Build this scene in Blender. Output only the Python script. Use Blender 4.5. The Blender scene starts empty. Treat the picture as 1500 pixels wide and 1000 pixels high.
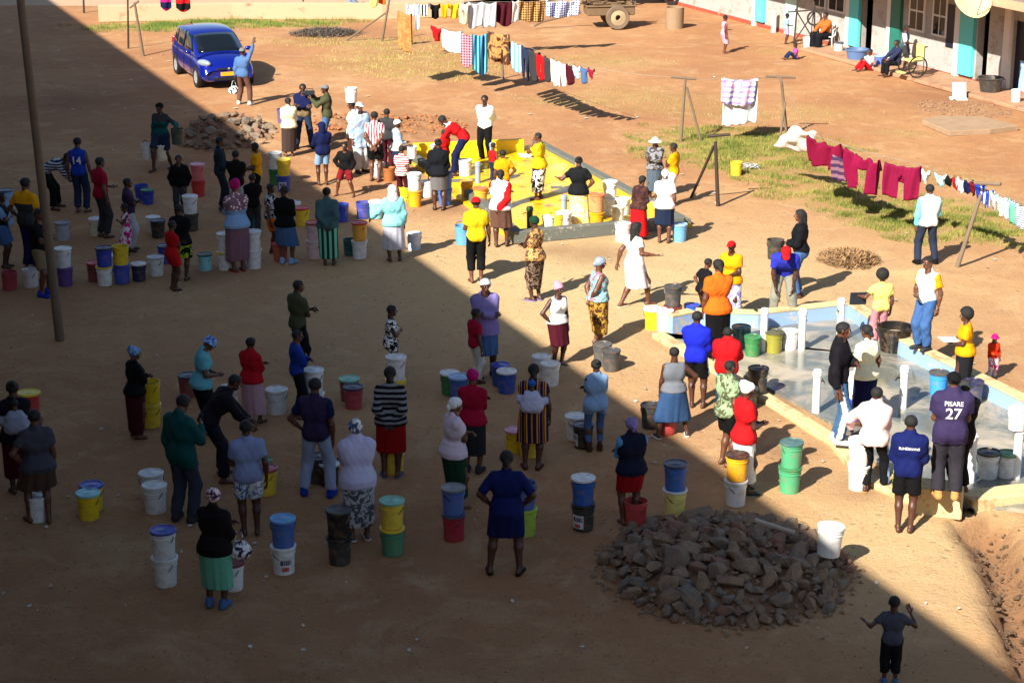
import bpy, bmesh, math, random
import numpy as np
from mathutils import Vector, Matrix, Quaternion
from mathutils.bvhtree import BVHTree
scn = bpy.context.scene
# ------------------------------------------------------------------ camera, light, exposure
FPX, PITCH, HC = 2970.0, math.radians(17.3), 10.8
cam = bpy.data.cameras.new('camera'); cam_o = bpy.data.objects.new('camera', cam)
scn.collection.objects.link(cam_o); scn.camera = cam_o
cam.sensor_width = 36; cam.lens = FPX/1500*36; cam.clip_start = .5; cam.clip_end = 3000
cam_o.location = (0, 0, HC); cam_o.rotation_euler = (math.pi/2-PITCH, 0, 0)
SUN_EL, SH_AZ = math.radians(37.0), math.radians(56)      # shadows run towards azimuth 56 degrees from +X
sdir = Vector((math.cos(SH_AZ)*math.cos(SUN_EL), math.sin(SH_AZ)*math.cos(SUN_EL), -math.sin(SUN_EL)))
sun = bpy.data.lights.new('sun', 'SUN'); sun.energy = 5.0; sun.angle = math.radians(.55); sun.color = (1, .94, .84)
sun_o = bpy.data.objects.new('sun', sun); scn.collection.objects.link(sun_o)
sun_o.rotation_euler = sdir.to_track_quat('-Z', 'Y').to_euler(); sun_o.location = (-10, -20, 40)
world = bpy.data.worlds.new('World'); scn.world = world; world.use_nodes = True
wt = world.node_tree; sky = wt.nodes.new('ShaderNodeTexSky'); sky.sky_type = 'NISHITA'; sky.sun_disc = False
sky.sun_elevation = SUN_EL; sky.sun_rotation = math.atan2(-sdir.x, -sdir.y)
wt.links.new(sky.outputs[0], wt.nodes['Background'].inputs[0]); wt.nodes['Background'].inputs[1].default_value = .062
scn.view_settings.view_transform = 'Standard'; scn.view_settings.look = 'None'; scn.view_settings.gamma = 1
scn.view_settings.exposure = 1.25
R = random.Random(7)
NR = np.random.RandomState(5)
col = scn.collection
# ------------------------------------------------------------------ placing
def ray(x, y):
    u, v = x-750, y-500
    return (u, FPX*math.cos(PITCH)-v*math.sin(PITCH), -FPX*math.sin(PITCH)-v*math.cos(PITCH))
def P(x, y, z=0.0):                       # point at height z seen at photo position x, y
    d = ray(x, y); t = (z-HC)/d[2]; return Vector((d[0]*t, d[1]*t, z))
def Pd(x, y, Y):                          # point at distance Y
    d = ray(x, y); t = Y/d[1]; return Vector((d[0]*t, Y, HC+d[2]*t))
# ------------------------------------------------------------------ materials
COL = dict(white='#e4e4e0', cream='#e3d9b8', black='#101011', dkgrey='#3a3b3e', grey='#7d7d80', ltgrey='#b4b6ba', navy='#141c48',
 blue='#1c3fae', ltblue='#8fb4dc', sky='#5fa6d8', teal='#0f5a5c', aqua='#8fd6dc', mint='#74c0a4', green='#1c7a44', lime='#a6c83a', dkgreen='#173f2c',
 olive='#4d5037', yellow='#eec81c', gold='#f0a60c', lemon='#f2e27c', orange='#e26a1a', red='#c4151b', dkred='#7f1620', maroon='#4c1220', crimson='#a80f34',
 magenta='#c21672', pink='#e39ab0', palepink='#eccfd0', mauve='#8d6675', lilac='#8f82c0', purple='#5a3c86', plum='#3d2a48', brown='#4a2e22',
 dkbrown='#2a1a14', khaki='#8d7a58', tan='#c29257', denim='#4a6d9c', ltdenim='#8aa4c6', dkdenim='#26344f', skin='#4a2b1c')
def hx(s):
    s = COL.get(s, s).lstrip('#'); o = []
    for i in (0, 2, 4):
        c = int(s[i:i+2], 16)/255; o.append(c/12.92 if c <= .04045 else ((c+.055)/1.055)**2.4)
    return (*o, 1)
class NT:
    def __init__(s, name):
        s.m = bpy.data.materials.new(name); s.m.use_nodes = True; s.t = s.m.node_tree; s.b = s.t.nodes['Principled BSDF']
    def n(s, ty, **k):
        o = s.t.nodes.new(ty)
        for a, v in k.items():
            if a in o.inputs: o.inputs[a].default_value = v
            else: setattr(o, a, v)
        return o
    def l(s, a, b): s.t.links.new(a, b)
    def co(s, kind='Object'): return s.n('ShaderNodeTexCoord').outputs[kind]
    def noise(s, scale, detail=4, rough=.6, co=None, dist=0):
        o = s.n('ShaderNodeTexNoise'); o.inputs['Scale'].default_value = scale; o.inputs['Detail'].default_value = detail
        o.inputs['Roughness'].default_value = rough; o.inputs['Distortion'].default_value = dist
        s.l(co or s.co(), o.inputs['Vector']); return o.outputs['Fac']
    def ramp(s, f, stops, interp='LINEAR'):
        o = s.n('ShaderNodeValToRGB'); o.color_ramp.interpolation = interp; e = o.color_ramp.elements
        while len(e) < len(stops): e.new(.5)
        for q, (p, c) in zip(e, stops): q.position = p; q.color = c if len(c) == 4 else (*c, 1)
        s.l(f, o.inputs[0]); return o.outputs[0]
    def mix(s, f, a, b, mode='MIX'):
        o = s.n('ShaderNodeMix'); o.data_type = 'RGBA'; o.blend_type = mode
        for i, v in ((0, f), (6, a), (7, b)):
            if hasattr(v, 'links') or isinstance(v, bpy.types.NodeSocket): s.l(v, o.inputs[i])
            else: o.inputs[i].default_value = v
        return o.outputs[2]
    def math(s, op, a, b=0.0):
        o = s.n('ShaderNodeMath'); o.operation = op
        for i, v in ((0, a), (1, b)):
            if isinstance(v, bpy.types.NodeSocket): s.l(v, o.inputs[i])
            else: o.inputs[i].default_value = v
        return o.outputs[0]
    def bump(s, h, st=.3, d=.02):
        o = s.n('ShaderNodeBump'); o.inputs['Strength'].default_value = st; o.inputs['Distance'].default_value = d
        s.l(h, o.inputs['Height']); s.l(o.outputs[0], s.b.inputs['Normal'])
    def done(s, c, rough=.8, **k):
        if isinstance(c, bpy.types.NodeSocket): s.l(c, s.b.inputs['Base Color'])
        else: s.b.inputs['Base Color'].default_value = c
        if isinstance(rough, bpy.types.NodeSocket): s.l(rough, s.b.inputs['Roughness'])
        else: s.b.inputs['Roughness'].default_value = rough
        for a, v in k.items(): s.b.inputs[a.replace('_', ' ')].default_value = v
        return s.m
MC = {}
def sc(c, f): return (min(1, c[0]*f), min(1, c[1]*f), min(1, c[2]*f), 1)
def cloth(key):
    if key in MC: return MC[key]
    q = key.split('|'); t = NT('cloth '+key.replace('|', ' ')); c = hx(q[0]); c = sc(c, .78 if min(c[:3]) < .45 else .92)
    n = t.noise(7, 5); base = t.mix(n, sc(c, .8), sc(c, 1.12))
    if len(q) > 1:
        c2 = hx(q[2]); s = float(q[3]) if len(q) > 3 else 12; co = t.co()
        if q[1] in 'hvc':
            def wav(ax, ss):
                w = t.n('ShaderNodeTexWave'); w.bands_direction = ax; w.inputs['Scale'].default_value = ss; w.inputs['Distortion'].default_value = .6
                w.inputs['Detail Scale'].default_value = .4; t.l(co, w.inputs['Vector']); return t.ramp(w.outputs['Fac'], [(.45, (0, 0, 0)), (.55, (1, 1, 1))])
            if q[1] == 'h': f = wav('Z', s)
            elif q[1] == 'v': f = wav('X', s)
            else: f = t.mix(.5, wav('Z', s), wav('X', s))
        elif q[1] == 'd':
            v = t.n('ShaderNodeTexVoronoi'); v.inputs['Scale'].default_value = s; t.l(co, v.inputs['Vector']); f = t.ramp(v.outputs['Distance'], [(.3, (1, 1, 1)), (.4, (0, 0, 0))])
        else:
            f = t.ramp(t.noise(s, 2, .5, dist=1.5), [(.47, (0, 0, 0)), (.53, (1, 1, 1))])
        base = t.mix(f, base, c2)
        if len(q) > 4:
            f2 = t.ramp(t.noise(s*.8, 1, .5, dist=2), [(.58, (0, 0, 0)), (.62, (1, 1, 1))]) if q[1] != 'v' else wav('X', s*.43)
            base = t.mix(f2, base, hx(q[4]))
    t.bump(t.noise(16, 6), .45, .02); t.b.inputs['Specular IOR Level'].default_value = .15
    MC[key] = t.done(base, .85); return MC[key]
def skinm(i):
    k = 'skin%d' % i
    if k not in MC:
        t = NT('skin'); c = [hx('#5e3826'), hx('#48291c'), hx('#7a4c32')][i]
        t.bump(t.noise(30, 4), .15, .01); MC[k] = t.done(t.mix(t.noise(9), sc(c, .85), sc(c, 1.1)), .48)
    return MC[k]
def plastic(c):
    k = 'pl'+c
    if k not in MC:
        t = NT('plastic '+c); b = hx(c); n = t.noise(3.5, 6, .65)
        dirt = t.ramp(t.noise(9, 5, .7), [(.5, (0, 0, 0)), (.75, (1, 1, 1))])
        oi = t.n('ShaderNodeObjectInfo').outputs['Random']; base = t.mix(n, sc(b, .80), sc(b, 1.06)); base = t.mix(t.math('MULTIPLY', oi, .12), base, hx('#a8a8a0')); f = t.math('MULTIPLY', dirt, .55)
        base = t.mix(f, base, hx('#8a6a4c')); MC[k] = t.done(base, t.ramp(n, [(.3, (.3,)*3), (.7, (.5,)*3)]))
    return MC[k]
def simple(name, c, rough=.7, ns=12, var=.25, bump=.2, **k):
    if name in MC: return MC[name]
    t = NT(name); b = hx(c); n = t.noise(ns, 6, .65)
    t.bump(n, bump, .02); MC[name] = t.done(t.mix(n, sc(b, 1-var), sc(b, 1+var)), rough, **k); return MC[name]
# ------------------------------------------------------------------ objects
def tag(o, label=None, cat=None, group=None, kind=None):
    if label: o['label'] = label
    if cat: o['category'] = cat
    if group: o['group'] = group
    if kind: o['kind'] = kind
    return o
def empty(name, label=None, cat=None, loc=(0, 0, 0), rz=0, group=None):
    o = bpy.data.objects.new(name, None); col.objects.link(o); o.location = loc; o.rotation_euler = (0, 0, rz); o.empty_display_size = .2
    return tag(o, label, cat, group)
def mesh_np(name, V, Q, mats, mi=None, smooth=True, T=None):
    me = bpy.data.meshes.new(name); nq = len(Q); nt = 0 if T is None else len(T)
    me.vertices.add(len(V)); me.vertices.foreach_set('co', np.asarray(V, np.float32).ravel())
    li = np.asarray(Q, np.int32).ravel()
    ls = np.arange(nq, dtype=np.int32)*4
    if nt: li = np.concatenate([li, np.asarray(T, np.int32).ravel()]); ls = np.concatenate([ls, nq*4+np.arange(nt, dtype=np.int32)*3])
    me.loops.add(len(li)); me.loops.foreach_set('vertex_index', li)
    me.polygons.add(nq+nt); me.polygons.foreach_set('loop_start', ls)
    for m in mats: me.materials.append(m)
    if mi is not None: me.polygons.foreach_set('material_index', np.asarray(mi, np.int32))
    me.polygons.foreach_set('use_smooth', np.full(nq+nt, smooth))
    me.update(calc_edges=True); me.validate(); return me
def link(name, me, parent=None, mat=None):
    o = bpy.data.objects.new(name, me); col.objects.link(o)
    if parent: o.parent = parent
    if mat is not None: o.matrix_local = mat
    return o
class MB:
    """collects boxes, tubes and lathes into one mesh"""
    def __init__(s): s.v = []; s.f = []; s.m = []; s.mi = 0
    def add(s, vs, fs):
        n = len(s.v); s.v += [tuple(v) for v in vs]; s.f += [tuple(i+n for i in f) for f in fs]; s.m += [s.mi]*len(fs)
    def box(s, c, d, rz=0, mat=None):
        M = mat or (Matrix.Translation(c) @ Matrix.Rotation(rz, 4, 'Z'))
        v = [M @ Vector((x*d[0]/2, y*d[1]/2, z*d[2]/2)) for x in (-1, 1) for y in (-1, 1) for z in (-1, 1)]
        s.add(v, [(0, 1, 3, 2), (4, 6, 7, 5), (0, 4, 5, 1), (2, 3, 7, 6), (0, 2, 6, 4), (1, 5, 7, 3)]); return s
    def prism(s, pts, z0, z1):
        n = len(pts); v = [(p[0], p[1], z0) for p in pts]+[(p[0], p[1], z1) for p in pts]
        s.add(v, [tuple(range(n))[::-1], tuple(range(n, 2*n))]+[(i, (i+1) % n, n+(i+1) % n, n+i) for i in range(n)]); return s
    def tube(s, pts, r, n=8, cap=True):
        pts = [Vector(p) for p in pts]; rs = r if isinstance(r, (list, tuple)) else [r]*len(pts); rings = []
        for i, p in enumerate(pts):
            d = (pts[min(i+1, len(pts)-1)]-pts[max(i-1, 0)]).normalized()
            a = d.orthogonal().normalized() if i == 0 else (a-d*a.dot(d)).normalized()
            b = d.cross(a); rings.append([p+(a*math.cos(2*math.pi*k/n)+b*math.sin(2*math.pi*k/n))*rs[i] for k in range(n)])
        v = [q for g in rings for q in g]; f = [(i*n+k, i*n+(k+1) % n, (i+1)*n+(k+1) % n, (i+1)*n+k) for i in range(len(pts)-1) for k in range(n)]
        if cap: f += [tuple(range(n))[::-1], tuple(range((len(pts)-1)*n, len(pts)*n))]
        s.add(v, f); return s
    def lathe(s, prof, n=24, M=None):
        M = M or Matrix(); v = []; f = []
        for r, z in prof: v += [M @ Vector((r*math.cos(2*math.pi*k/n), r*math.sin(2*math.pi*k/n), z)) for k in range(n)]
        for i in range(len(prof)-1): f += [(i*n+k, i*n+(k+1) % n, (i+1)*n+(k+1) % n, (i+1)*n+k) for k in range(n)]
        ring = tuple(prof[0]) == tuple(prof[-1])
        if prof[0][0] > 1e-6 and not ring: f.append(tuple(range(n))[::-1])
        if prof[-1][0] > 1e-6 and not ring: f.append(tuple(range((len(prof)-1)*n, len(prof)*n)))
        s.add(v, f); return s
    def mesh(s, name, mats, smooth=False, bevel=0):
        me = bpy.data.meshes.new(name); me.from_pydata([tuple(v) for v in s.v], [], s.f)
        for m in (mats if isinstance(mats, list) else [mats]): me.materials.append(m)
        for p, i in zip(me.polygons, s.m): p.material_index = i
        bm = bmesh.new(); bm.from_mesh(me); bmesh.ops.remove_doubles(bm, verts=bm.verts, dist=1e-5)
        bmesh.ops.recalc_face_normals(bm, faces=bm.faces)
        if bevel: bmesh.ops.bevel(bm, geom=list(bm.edges), offset=bevel, segments=1, affect='EDGES')
        if smooth:
            for fa in bm.faces: fa.smooth = True
            for e in bm.edges:
                if len(e.link_faces) == 2 and e.calc_face_angle(0) > .7: e.smooth = False
        bm.to_mesh(me); bm.free(); return me
    def obj(s, name, mats, parent=None, smooth=False, bevel=0): return link(name, s.mesh(name, mats, smooth, bevel), parent)
# ------------------------------------------------------------------ implicit surfaces (bodies and clothes)
A3 = lambda v: np.array(v, np.float32)
def nets(D, o, h):
    s = D < 0; n = np.array(D.shape)-1
    acc = np.zeros((*n, 3), np.float32); cnt = np.zeros(tuple(n), np.float32)
    cs = [(i, j, k) for i in (0, 1) for j in (0, 1) for k in (0, 1)]
    def sl(c): return tuple(slice(c[a], c[a]+n[a]) for a in range(3))
    for a in cs:
        for ax in range(3):
            if a[ax]: continue
            b = list(a); b[ax] = 1; d0 = D[sl(a)]; d1 = D[sl(b)]; m = (d0 < 0) != (d1 < 0)
            if not m.any(): continue
            t = d0[m]/(d0[m]-d1[m]); q = np.tile(A3(a), (len(t), 1)); q[:, ax] += t; acc[m] += q; cnt[m] += 1
    act = cnt > 0; idx = np.full(tuple(n), -1, np.int32); idx[act] = np.arange(act.sum())
    V = (np.argwhere(act)+acc[act]/cnt[act][:, None])*h+o
    F = []
    for ax in range(3):
        a0 = [slice(1, -1)]*3; a1 = [slice(1, -1)]*3; a0[ax] = slice(0, -1); a1[ax] = slice(1, None)
        S0 = s[tuple(a0)]; S1 = s[tuple(a1)]; e = np.argwhere(S0 != S1)
        if not len(e): continue
        fl = S0[tuple(e.T)]; off = np.ones(3, int); off[ax] = 0; e = e+off
        u, v = [(1, 2), (2, 0), (0, 1)][ax]; du = np.zeros(3, int); du[u] = 1; dv = np.zeros(3, int); dv[v] = 1
        q = np.stack([idx[tuple((e-du-dv).T)], idx[tuple((e-dv).T)], idx[tuple(e.T)], idx[tuple((e-du).T)]], 1)
        q[~fl] = q[~fl][:, ::-1]; F.append(q)
    F = np.concatenate(F); return V.astype(np.float32), F[(F >= 0).all(1)]
# primitive: (a, b, r1, r2, clips) tapered capsule; clips = [(point, normal), ...] keeps the side the normal points away from
def C(a, b, r1, r2=None, clips=()): return (A3(a), A3(b), r1, r1 if r2 is None else r2, clips)
def dist(p, X, Y, Z):
    a, b, r1, r2, cl = p; ab = b-a; L = float(ab@ab)
    px, py, pz = X-a[0], Y-a[1], Z-a[2]
    if L < 1e-9: d = np.sqrt(px*px+py*py+pz*pz)-r1
    else:
        t = np.clip((px*ab[0]+py*ab[1]+pz*ab[2])/L, 0, 1)
        d = np.sqrt((px-t*ab[0])**2+(py-t*ab[1])**2+(pz-t*ab[2])**2)-(r1+(r2-r1)*t)
    for c, n in cl: d = np.maximum(d, (X-c[0])*n[0]+(Y-c[1])*n[1]+(Z-c[2])*n[2])
    return d
def smin(a, b, k):
    h = np.maximum(k-np.abs(a-b), 0)/k; return np.minimum(a, b)-h*h*k*.25
def field(prims, k, vox, post=None, extra=None, pad=.03):
    lo = np.min([np.minimum(p[0]-p[2], p[1]-p[3]) for p in prims]+([extra[0]] if extra else []), 0)-pad-k*.3
    hi = np.max([np.maximum(p[0]+p[2], p[1]+p[3]) for p in prims]+([extra[1]] if extra else []), 0)+pad+k*.3
    n = np.ceil((hi-lo)/vox).astype(int)+2
    ax = [lo[i]+np.arange(n[i], dtype=np.float32)*vox for i in range(3)]
    D = np.full(tuple(n), .15, np.float32)
    for p in prims:
        m = k+vox*2; a = np.minimum(p[0]-p[2], p[1]-p[3])-m; b = np.maximum(p[0]+p[2], p[1]+p[3])+m
        s = tuple(slice(max(0, int((a[i]-lo[i])/vox)), min(n[i], int((b[i]-lo[i])/vox)+2)) for i in range(3))
        d = dist(p, ax[0][s[0]][:, None, None], ax[1][s[1]][None, :, None], ax[2][s[2]][None, None, :])
        D[s] = smin(D[s], d, k)
    X, Y, Z = ax[0][:, None, None], ax[1][None, :, None], ax[2][None, None, :]
    if post: D = post(X, Y, Z, D)
    return nets(D.astype(np.float32), lo, vox)
def cut(c, n): n = A3(n)/np.linalg.norm(n); return lambda X, Y, Z, D: np.maximum(D, (X-c[0])*n[0]+(Y-c[1])*n[1]+(Z-c[2])*n[2])
def ell(c, r, X, Y, Z): return (np.sqrt(((X-c[0])/r[0])**2+((Y-c[1])/r[1])**2+((Z-c[2])/r[2])**2)-1)*min(r)
# ---- head (origin at its centre, face towards +Y)
CR = [C((0, -.018, .032), (0, .012, .03), .079, .074)]
HEADP = CR+[C((0, .0, -.01), (0, .045, -.078), .062, .032), C((0, .086, .012), (0, .102, -.022), .008, .015), C((-.032, .072, .03), (.032, .072, .03), .013),
    C((.076, -.008, .02), (.076, -.01, -.014), .017, .012), C((-.076, -.008, .02), (-.076, -.01, -.014), .017, .012), C((-.018, .078, -.052), (.018, .078, -.052), .013),
    C((0, -.025, -.03), (0, -.035, -.12), .056, .056)]
hv, hq = field(HEADP, .018, .0085)
ev, eq = [], []
def sph(c, r, n=8, m=6):
    v = [(c[0]+r*math.sin(math.pi*i/m)*math.cos(2*math.pi*j/n), c[1]+r*math.sin(math.pi*i/m)*math.sin(2*math.pi*j/n), c[2]+r*math.cos(math.pi*i/m)) for i in range(m+1) for j in range(n)]
    return np.array(v, np.float32), np.array([(i*n+j, (i+1)*n+j, (i+1)*n+(j+1) % n, i*n+(j+1) % n) for i in range(m) for j in range(n)])
def joinvq(L):
    V = []; Q = []; M = []; n = 0
    for v, q, m in L: V.append(v); Q.append(q+n); M.append(np.full(len(q), m)); n += len(v)
    return np.concatenate(V), np.concatenate(Q), np.concatenate(M)
lipm = ((hv[hq].mean(1)-A3((0, .09, -.052)))/A3((.026, .02, .011))); lipm = (lipm**2).sum(1) < 1
L_ = [(hv, hq, 0)]
for s_ in (-1, 1): L_ += [(*sph((s_*.030, .0735, .008), .0100), 1), (*sph((s_*.030, .0785, .008), .0072), 2)]
HV, HQ, HM = joinvq(L_); HM[:len(hq)][lipm] = 3
# ---- hand (wrist at origin, fingers +Z, palm +Y, thumb +X)
def hand(curl):
    p = [C((-.018, 0, .015), (-.028, 0, .085), .015, .014), C((.016, 0, .015), (.028, 0, .085), .017, .014), C((0, 0, -.03), (0, 0, .02), .023, .022)]
    for x, L, r in ((-.034, .062, .0078), (-.012, .078, .0088), (.011, .084, .009), (.033, .074, .0088)):
        q = Vector((x, 0, .088)); a = curl*.6
        for seg in (.42, .32, .26):
            e = q+Vector((x*.12, math.sin(a), math.cos(a)))*L*seg; p.append(C(q, e, r, r*.92)); q = e; a += curl
    p += [C((.026, .004, .03), (.052, .016, .058), .0125, .010), C((.052, .016, .058), (.056+.0*curl, .024+.018*curl, .086), .010, .0085)]
    return field(p, .007, .0052)
HANDS = {'r': hand(.35), 'g': hand(1.25), 'f': hand(.08)}
# ---- headwear, cached
HW = {}
def clip_hair(D, X, Y, Z, a=.9, c=0.0): return np.maximum(D, (a*Y-Z+c)/math.sqrt(1+a*a))
def headgear(kind, mat):
    if (kind, mat.name) in HW: return HW[kind, mat.name]
    g = lambda o: [C(CR[0][0], CR[0][1], CR[0][2]+o, CR[0][3]+o)]
    wob = lambda X, Y, Z, s, a: a*(np.sin(X*s+1)*np.sin(Y*s*1.1)*np.sin(Z*s*.9+2))
    vx = .011
    if kind == 'short': pr = g(.010); post = lambda X, Y, Z, D: clip_hair(D, X, Y, Z)+wob(X, Y, Z, 160, .002)
    elif kind == 'crop': pr = g(.005); post = lambda X, Y, Z, D: clip_hair(D, X, Y, Z, .9, .005)
    elif kind == 'afro': pr = [C((0, -.02, .055), (0, -.02, .055), .134)]; post = lambda X, Y, Z, D: clip_hair(D+wob(X, Y, Z, 110, .012), X, Y, Z, .8, .0)
    elif kind == 'bun': pr = g(.012)+[C((0, -.085, .085), (0, -.1, .1), .036, .038)]; post = lambda X, Y, Z, D: clip_hair(D, X, Y, Z)+wob(X, Y, Z, 150, .003)
    elif kind == 'low': pr = g(.012)+[C((0, -.10, -.01), (0, -.12, -.04), .038, .034)]; post = lambda X, Y, Z, D: clip_hair(D, X, Y, Z)+wob(X, Y, Z, 150, .003)
    elif kind == 'long': pr = g(.014)+[C((0, -.06, .0), (0, -.085, -.22), .075, .06), C((.06, -.03, .0), (.07, -.02, -.15), .03), C((-.06, -.03, .0), (-.07, -.02, -.15), .03)]; post = lambda X, Y, Z, D: np.maximum(D, np.minimum((.9*Y-Z)/1.34, 1e3*0+np.maximum(Y-.01, -(Z+.3))))+wob(X, Y, Z, 120, .006)
    elif kind == 'doek': pr = g(.014)+[C((0, -.09, .0), (.01, -.12, -.01), .035, .03), C((0, -.11, -.01), (0, -.1, -.09), .022, .028)]; post = lambda X, Y, Z, D: clip_hair(D+wob(X, Y, Z, 70, .005), X, Y, Z, .55, -.01)
    elif kind == 'wrap': pr = g(.016)+[C((0, -.05, .075), (0, -.065, .09), .076, .07)]; post = lambda X, Y, Z, D: clip_hair(D+wob(X, Y, Z, 70, .007), X, Y, Z, .55, -.01)
    elif kind == 'drape': pr = g(.02)+[C((0, -.05, .0), (0, -.04, -.16), .085, .13)]; post = lambda X, Y, Z, D: np.maximum(D+wob(X, Y, Z, 60, .006), -ell((0, .12, -.02), (.062, .11, .085), X, Y, Z))
    elif kind == 'hood': pr = g(.028)+[C((0, -.05, -.02), (0, -.05, -.12), .09, .1)]; post = lambda X, Y, Z, D: np.maximum(D, -ell((0, .13, -.02), (.06, .1, .08), X, Y, Z))
    elif kind == 'beanie': pr = g(.018); post = lambda X, Y, Z, D: clip_hair(D+wob(X, Y, Z, 90, .003), X, Y, Z, .35, .015)
    elif kind in ('cap', 'capback'):
        sg = 1 if kind == 'cap' else -1; pr = g(.014); vx = .009
        post = lambda X, Y, Z, D: np.minimum(clip_hair(D, X, Y, Z, .1, .035), ell((0, sg*.105, .045), (.07, .075, .012), X, Y, Z-.1*sg*(.105-sg*Y)))
    elif kind == 'sunhat':
        pr = g(.02); vx = .011
        post = lambda X, Y, Z, D: np.minimum(clip_hair(D, X, Y, Z, 0, .03), ell((0, 0, .045), (.185, .185, .017), X, Y, Z+1.1*(X*X+Y*Y)))
    elif kind == 'bhat':
        pr = g(.016); vx = .010
        post = lambda X, Y, Z, D: np.minimum(clip_hair(D, X, Y, Z, 0, .03), ell((0, 0, .04), (.125, .135, .016), X, Y, Z+2.4*(X*X+Y*Y)))
    lo = dict(sunhat=(A3((-.2, -.2, -.05)), A3((.2, .2, .14))), bhat=(A3((-.15, -.15, -.05)), A3((.15, .16, .14))), cap=(A3((-.1, -.1, 0)), A3((.1, .2, .12))), capback=(A3((-.1, -.2, 0)), A3((.1, .1, .12)))).get(kind)
    v, q = field(pr, .02, vx, post, lo); HW[kind, mat.name] = mesh_np(kind, v, q, [mat]); return HW[kind, mat.name]
HWNAME = dict(doek='headscarf', wrap='headscarf', drape='headscarf', hood='hood', beanie='beanie', cap='cap', capback='cap', sunhat='sun_hat', bhat='bucket_hat')
SH = {}
def shoe(kind, mat):
    if (kind, mat.name) in SH: return SH[kind, mat.name]
    if kind == 'shoe': v, q = field([C((0, -.045, .045), (0, .15, .035), .046, .04), C((0, -.02, .06), (0, -.02, .105), .05, .052)], .03, .013, cut((0, 0, .004), (0, 0, -1)))
    else: v, q = field([C((0, -.045, .01), (0, .155, .01), .044, .048)], .01, .009, lambda X, Y, Z, D: np.maximum(np.maximum(D, Z-.022), .002-Z))
    me = mesh_np(kind, v, q, [mat]); SH[kind, mat.name] = me; return me
def rx(a): c, s = math.cos(a), math.sin(a); return np.array([[1, 0, 0], [0, c, s], [0, -s, c]])     # leans forward (+Y)
def rz(a): c, s = math.cos(a), math.sin(a); return np.array([[c, -s, 0], [s, c, 0], [0, 0, 1]])
def ik(a, t, l1, l2, pole):
    a, t, pole = np.array(a, float), np.array(t, float), np.array(pole, float); d = t-a; L = np.linalg.norm(d)
    if L > (l1+l2)*.995: d = d/L*(l1+l2)*.995; L = (l1+l2)*.995; t = a+d
    u = d/L; x = (l1*l1-l2*l2+L*L)/(2*L); h = math.sqrt(max(l1*l1-x*x, 0)); w = pole-u*(pole@u); w /= np.linalg.norm(w)
    return a+u*x+w*h, t
ARM = dict(  # target, in torso frame, pole, hand
 hip=((.19, .03, -.42), (1, -.35, 0), 'r'), back=((.03, -.175, -.44), (1, -.5, -.1), 'r'), fold=((-.09, .19, -.22), (1, -.1, -.7), 'r'), fwd=((.05, .25, -.31), (.6, -.4, -1), 'r'),
 hold=((.05, .30, -.12), (.6, -.2, -1), 'g'), up=((.34, .1, .52), (1, -.1, 0), 'f'), out=((.5, .12, -.2), (.3, -1, -.5), 'f'), outup=((.28, .2, .02), (1, .1, -1), 'f'), head=((.13, .02, .42), (1, .1, 0), 'f'),
 face=((.04, .15, .07), (.6, 0, -1), 'r'), pocket=((.2, .05, -.5), (1, -.7, 0), 'g'), chest=((-.02, .17, -.13), (1, 0, -.7), 'r'), side=((.40, .12, -.38), (.6, -.6, 0), 'r'), backout=((.36, -.3, -.36), (.5, -.5, .3), 'r'))
PEOPLE = []
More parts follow.
